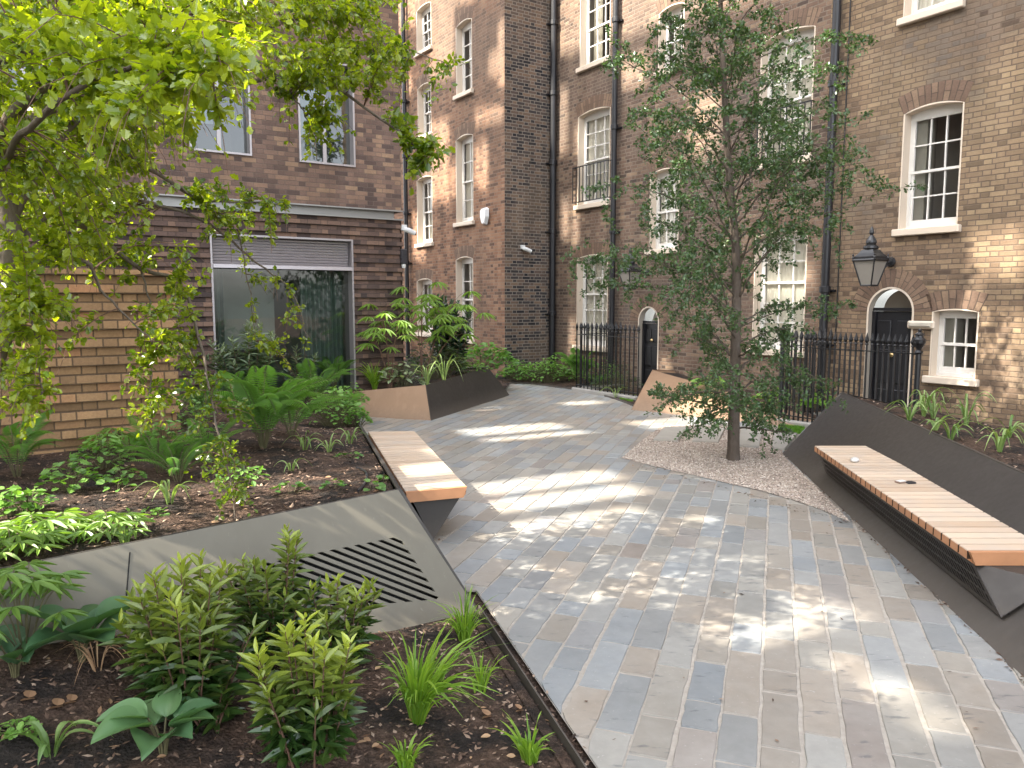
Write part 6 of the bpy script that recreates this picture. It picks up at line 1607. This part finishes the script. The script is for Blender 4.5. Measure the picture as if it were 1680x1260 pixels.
sun_ground(955,651,1.2,.35); sun_ground(970,660,1.2,.45); sun_ground(810,669,.9,.45)
sun_ground(1140,690,2.2,.75); sun_ground(925,787,2.0,.50); sun_ground(930,816,2.4,.42)
opens.append((3.9, 5.7, 12.4, 16.8)); opens.append((3.0, 3.9, 15.3, 16.6)); sun_ground(1420,1075,.5,.18); sun_ground(1500,1115,.6,.2); sun_ground(1580,1165,.5,.2); sun_ground(1110,875,2.0,.65)
for q in ((802,818,57,125),(820,828,50,130),(740,748,245,320),(780,787,215,305),(790,800,205,310),(678,697,330,425),(668,676,100,150)): sun_wall(WC, *q)
for q in ((922,933,300,390),(941,948,290,400),(935,943,500,590),(1015,1021,490,530),(1085,1097,560,612),(1600,1680,470,640),(1640,1680,330,420),(945,952,180,250),(1240,1330,400,470)): sun_wall(WM, *q)
for q in ((694,736,175,330),(704,745,20,130),(780,826,150,200)): sun_wall(WC, *q)
for q in ((1600,1680,340,450),(1585,1680,560,650),(1020,1062,60,140),(1130,1180,120,260),(905,930,120,250)): sun_wall(WM, *q)
sun_ground(1150,655,1.3,.9,.25)
for (dx, dy, z0_, z1_, w_) in ((-.4,.2,3.0,4.1,.5), (.35,-.1,4.0,5.6,.55), (-.1,0,5.2,6.4,.5), (.3,.3,2.0,2.7,.45)):   # screen openings cut to put sun on the slim tree
    a, h = occ(cb + np.array([dx, dy, (z0_+z1_)/2])); opens.append((a-w_/2, a+w_/2, h-(z1_-z0_)/2, h+(z1_-z0_)/2))
def blocks():
    aa = sorted({-8.0, 32.0, *[o[0] for o in opens], *[o[1] for o in opens]}); hhs = sorted({-.1, 27.0, *[o[2] for o in opens], *[o[3] for o in opens]})
    mb = MB()
    for j in range(len(hhs)-1):
        hc = (hhs[j]+hhs[j+1])/2; run = None
        for i in range(len(aa)-1):
            ac = (aa[i]+aa[i+1])/2; op_ = any(o[0] < ac < o[1] and o[2] < hc < o[3] for o in opens)
            if not op_: run = (run[0] if run else aa[i], aa[i+1])
            if (op_ or i == len(aa)-2) and run:
                c = HD*(DO+.2) + PV*(run[0]+run[1])/2 + Z*hc; mb.box(c, (run[1]-run[0], .4, hhs[j+1]-hhs[j]), [PV, HD, Z]); run = None
    return mb
sun_scr = thing('added_sun_screen', 'added unseen sun screen with openings shaped for the sun patches, beyond the left side of the court', 'building', HD*DO)  # unseen blocker, invented to shade the court; openings traced back from the sun patches
blocks().build('wall', simple("sun_screen_pale", (.50,.44,.37), .85, nscale=1.0, var=.1), sun_scr, loc=HD*DO)
sd = bpy.data.lights.new("sun", 'SUN'); sun = bpy.data.objects.new("sun", sd); COL.objects.link(sun)
sd.energy = 3.1; sd.angle = R(.53); sd.color = (1.0, .92, .80)
sun.rotation_euler = Vector(SUNV).to_track_quat('Z', 'Y').to_euler()
w = bpy.data.worlds.new("World"); S.world = w; w.use_nodes = True
nt = w.node_tree; bg = nt.nodes['Background']
sk = nt.nodes.new('ShaderNodeTexSky'); sk.sky_type = 'NISHITA'; sk.sun_disc = False; sk.sun_elevation = EL; sk.sun_rotation = math.atan2(SUNV[0], SUNV[1])
sk.air_density = 1.0; sk.dust_density = 3.0; sk.ozone_density = 1.0
hs = nt.nodes.new('ShaderNodeHueSaturation'); hs.inputs['Saturation'].default_value = .36; nt.links.new(sk.outputs[0], hs.inputs['Color']); nt.links.new(hs.outputs[0], bg.inputs[0]); bg.inputs[1].default_value = .15
S.view_settings.view_transform = 'Standard'; S.view_settings.look = 'None'; S.view_settings.exposure = 2.75; S.view_settings.gamma = 1
S.cycles.use_denoising = True
S.cycles.max_bounces = 10; S.cycles.diffuse_bounces = 5; S.cycles.glossy_bounces = 4; S.cycles.transmission_bounces = 6; S.cycles.transparent_max_bounces = 12
S.cycles.sample_clamp_indirect = 8
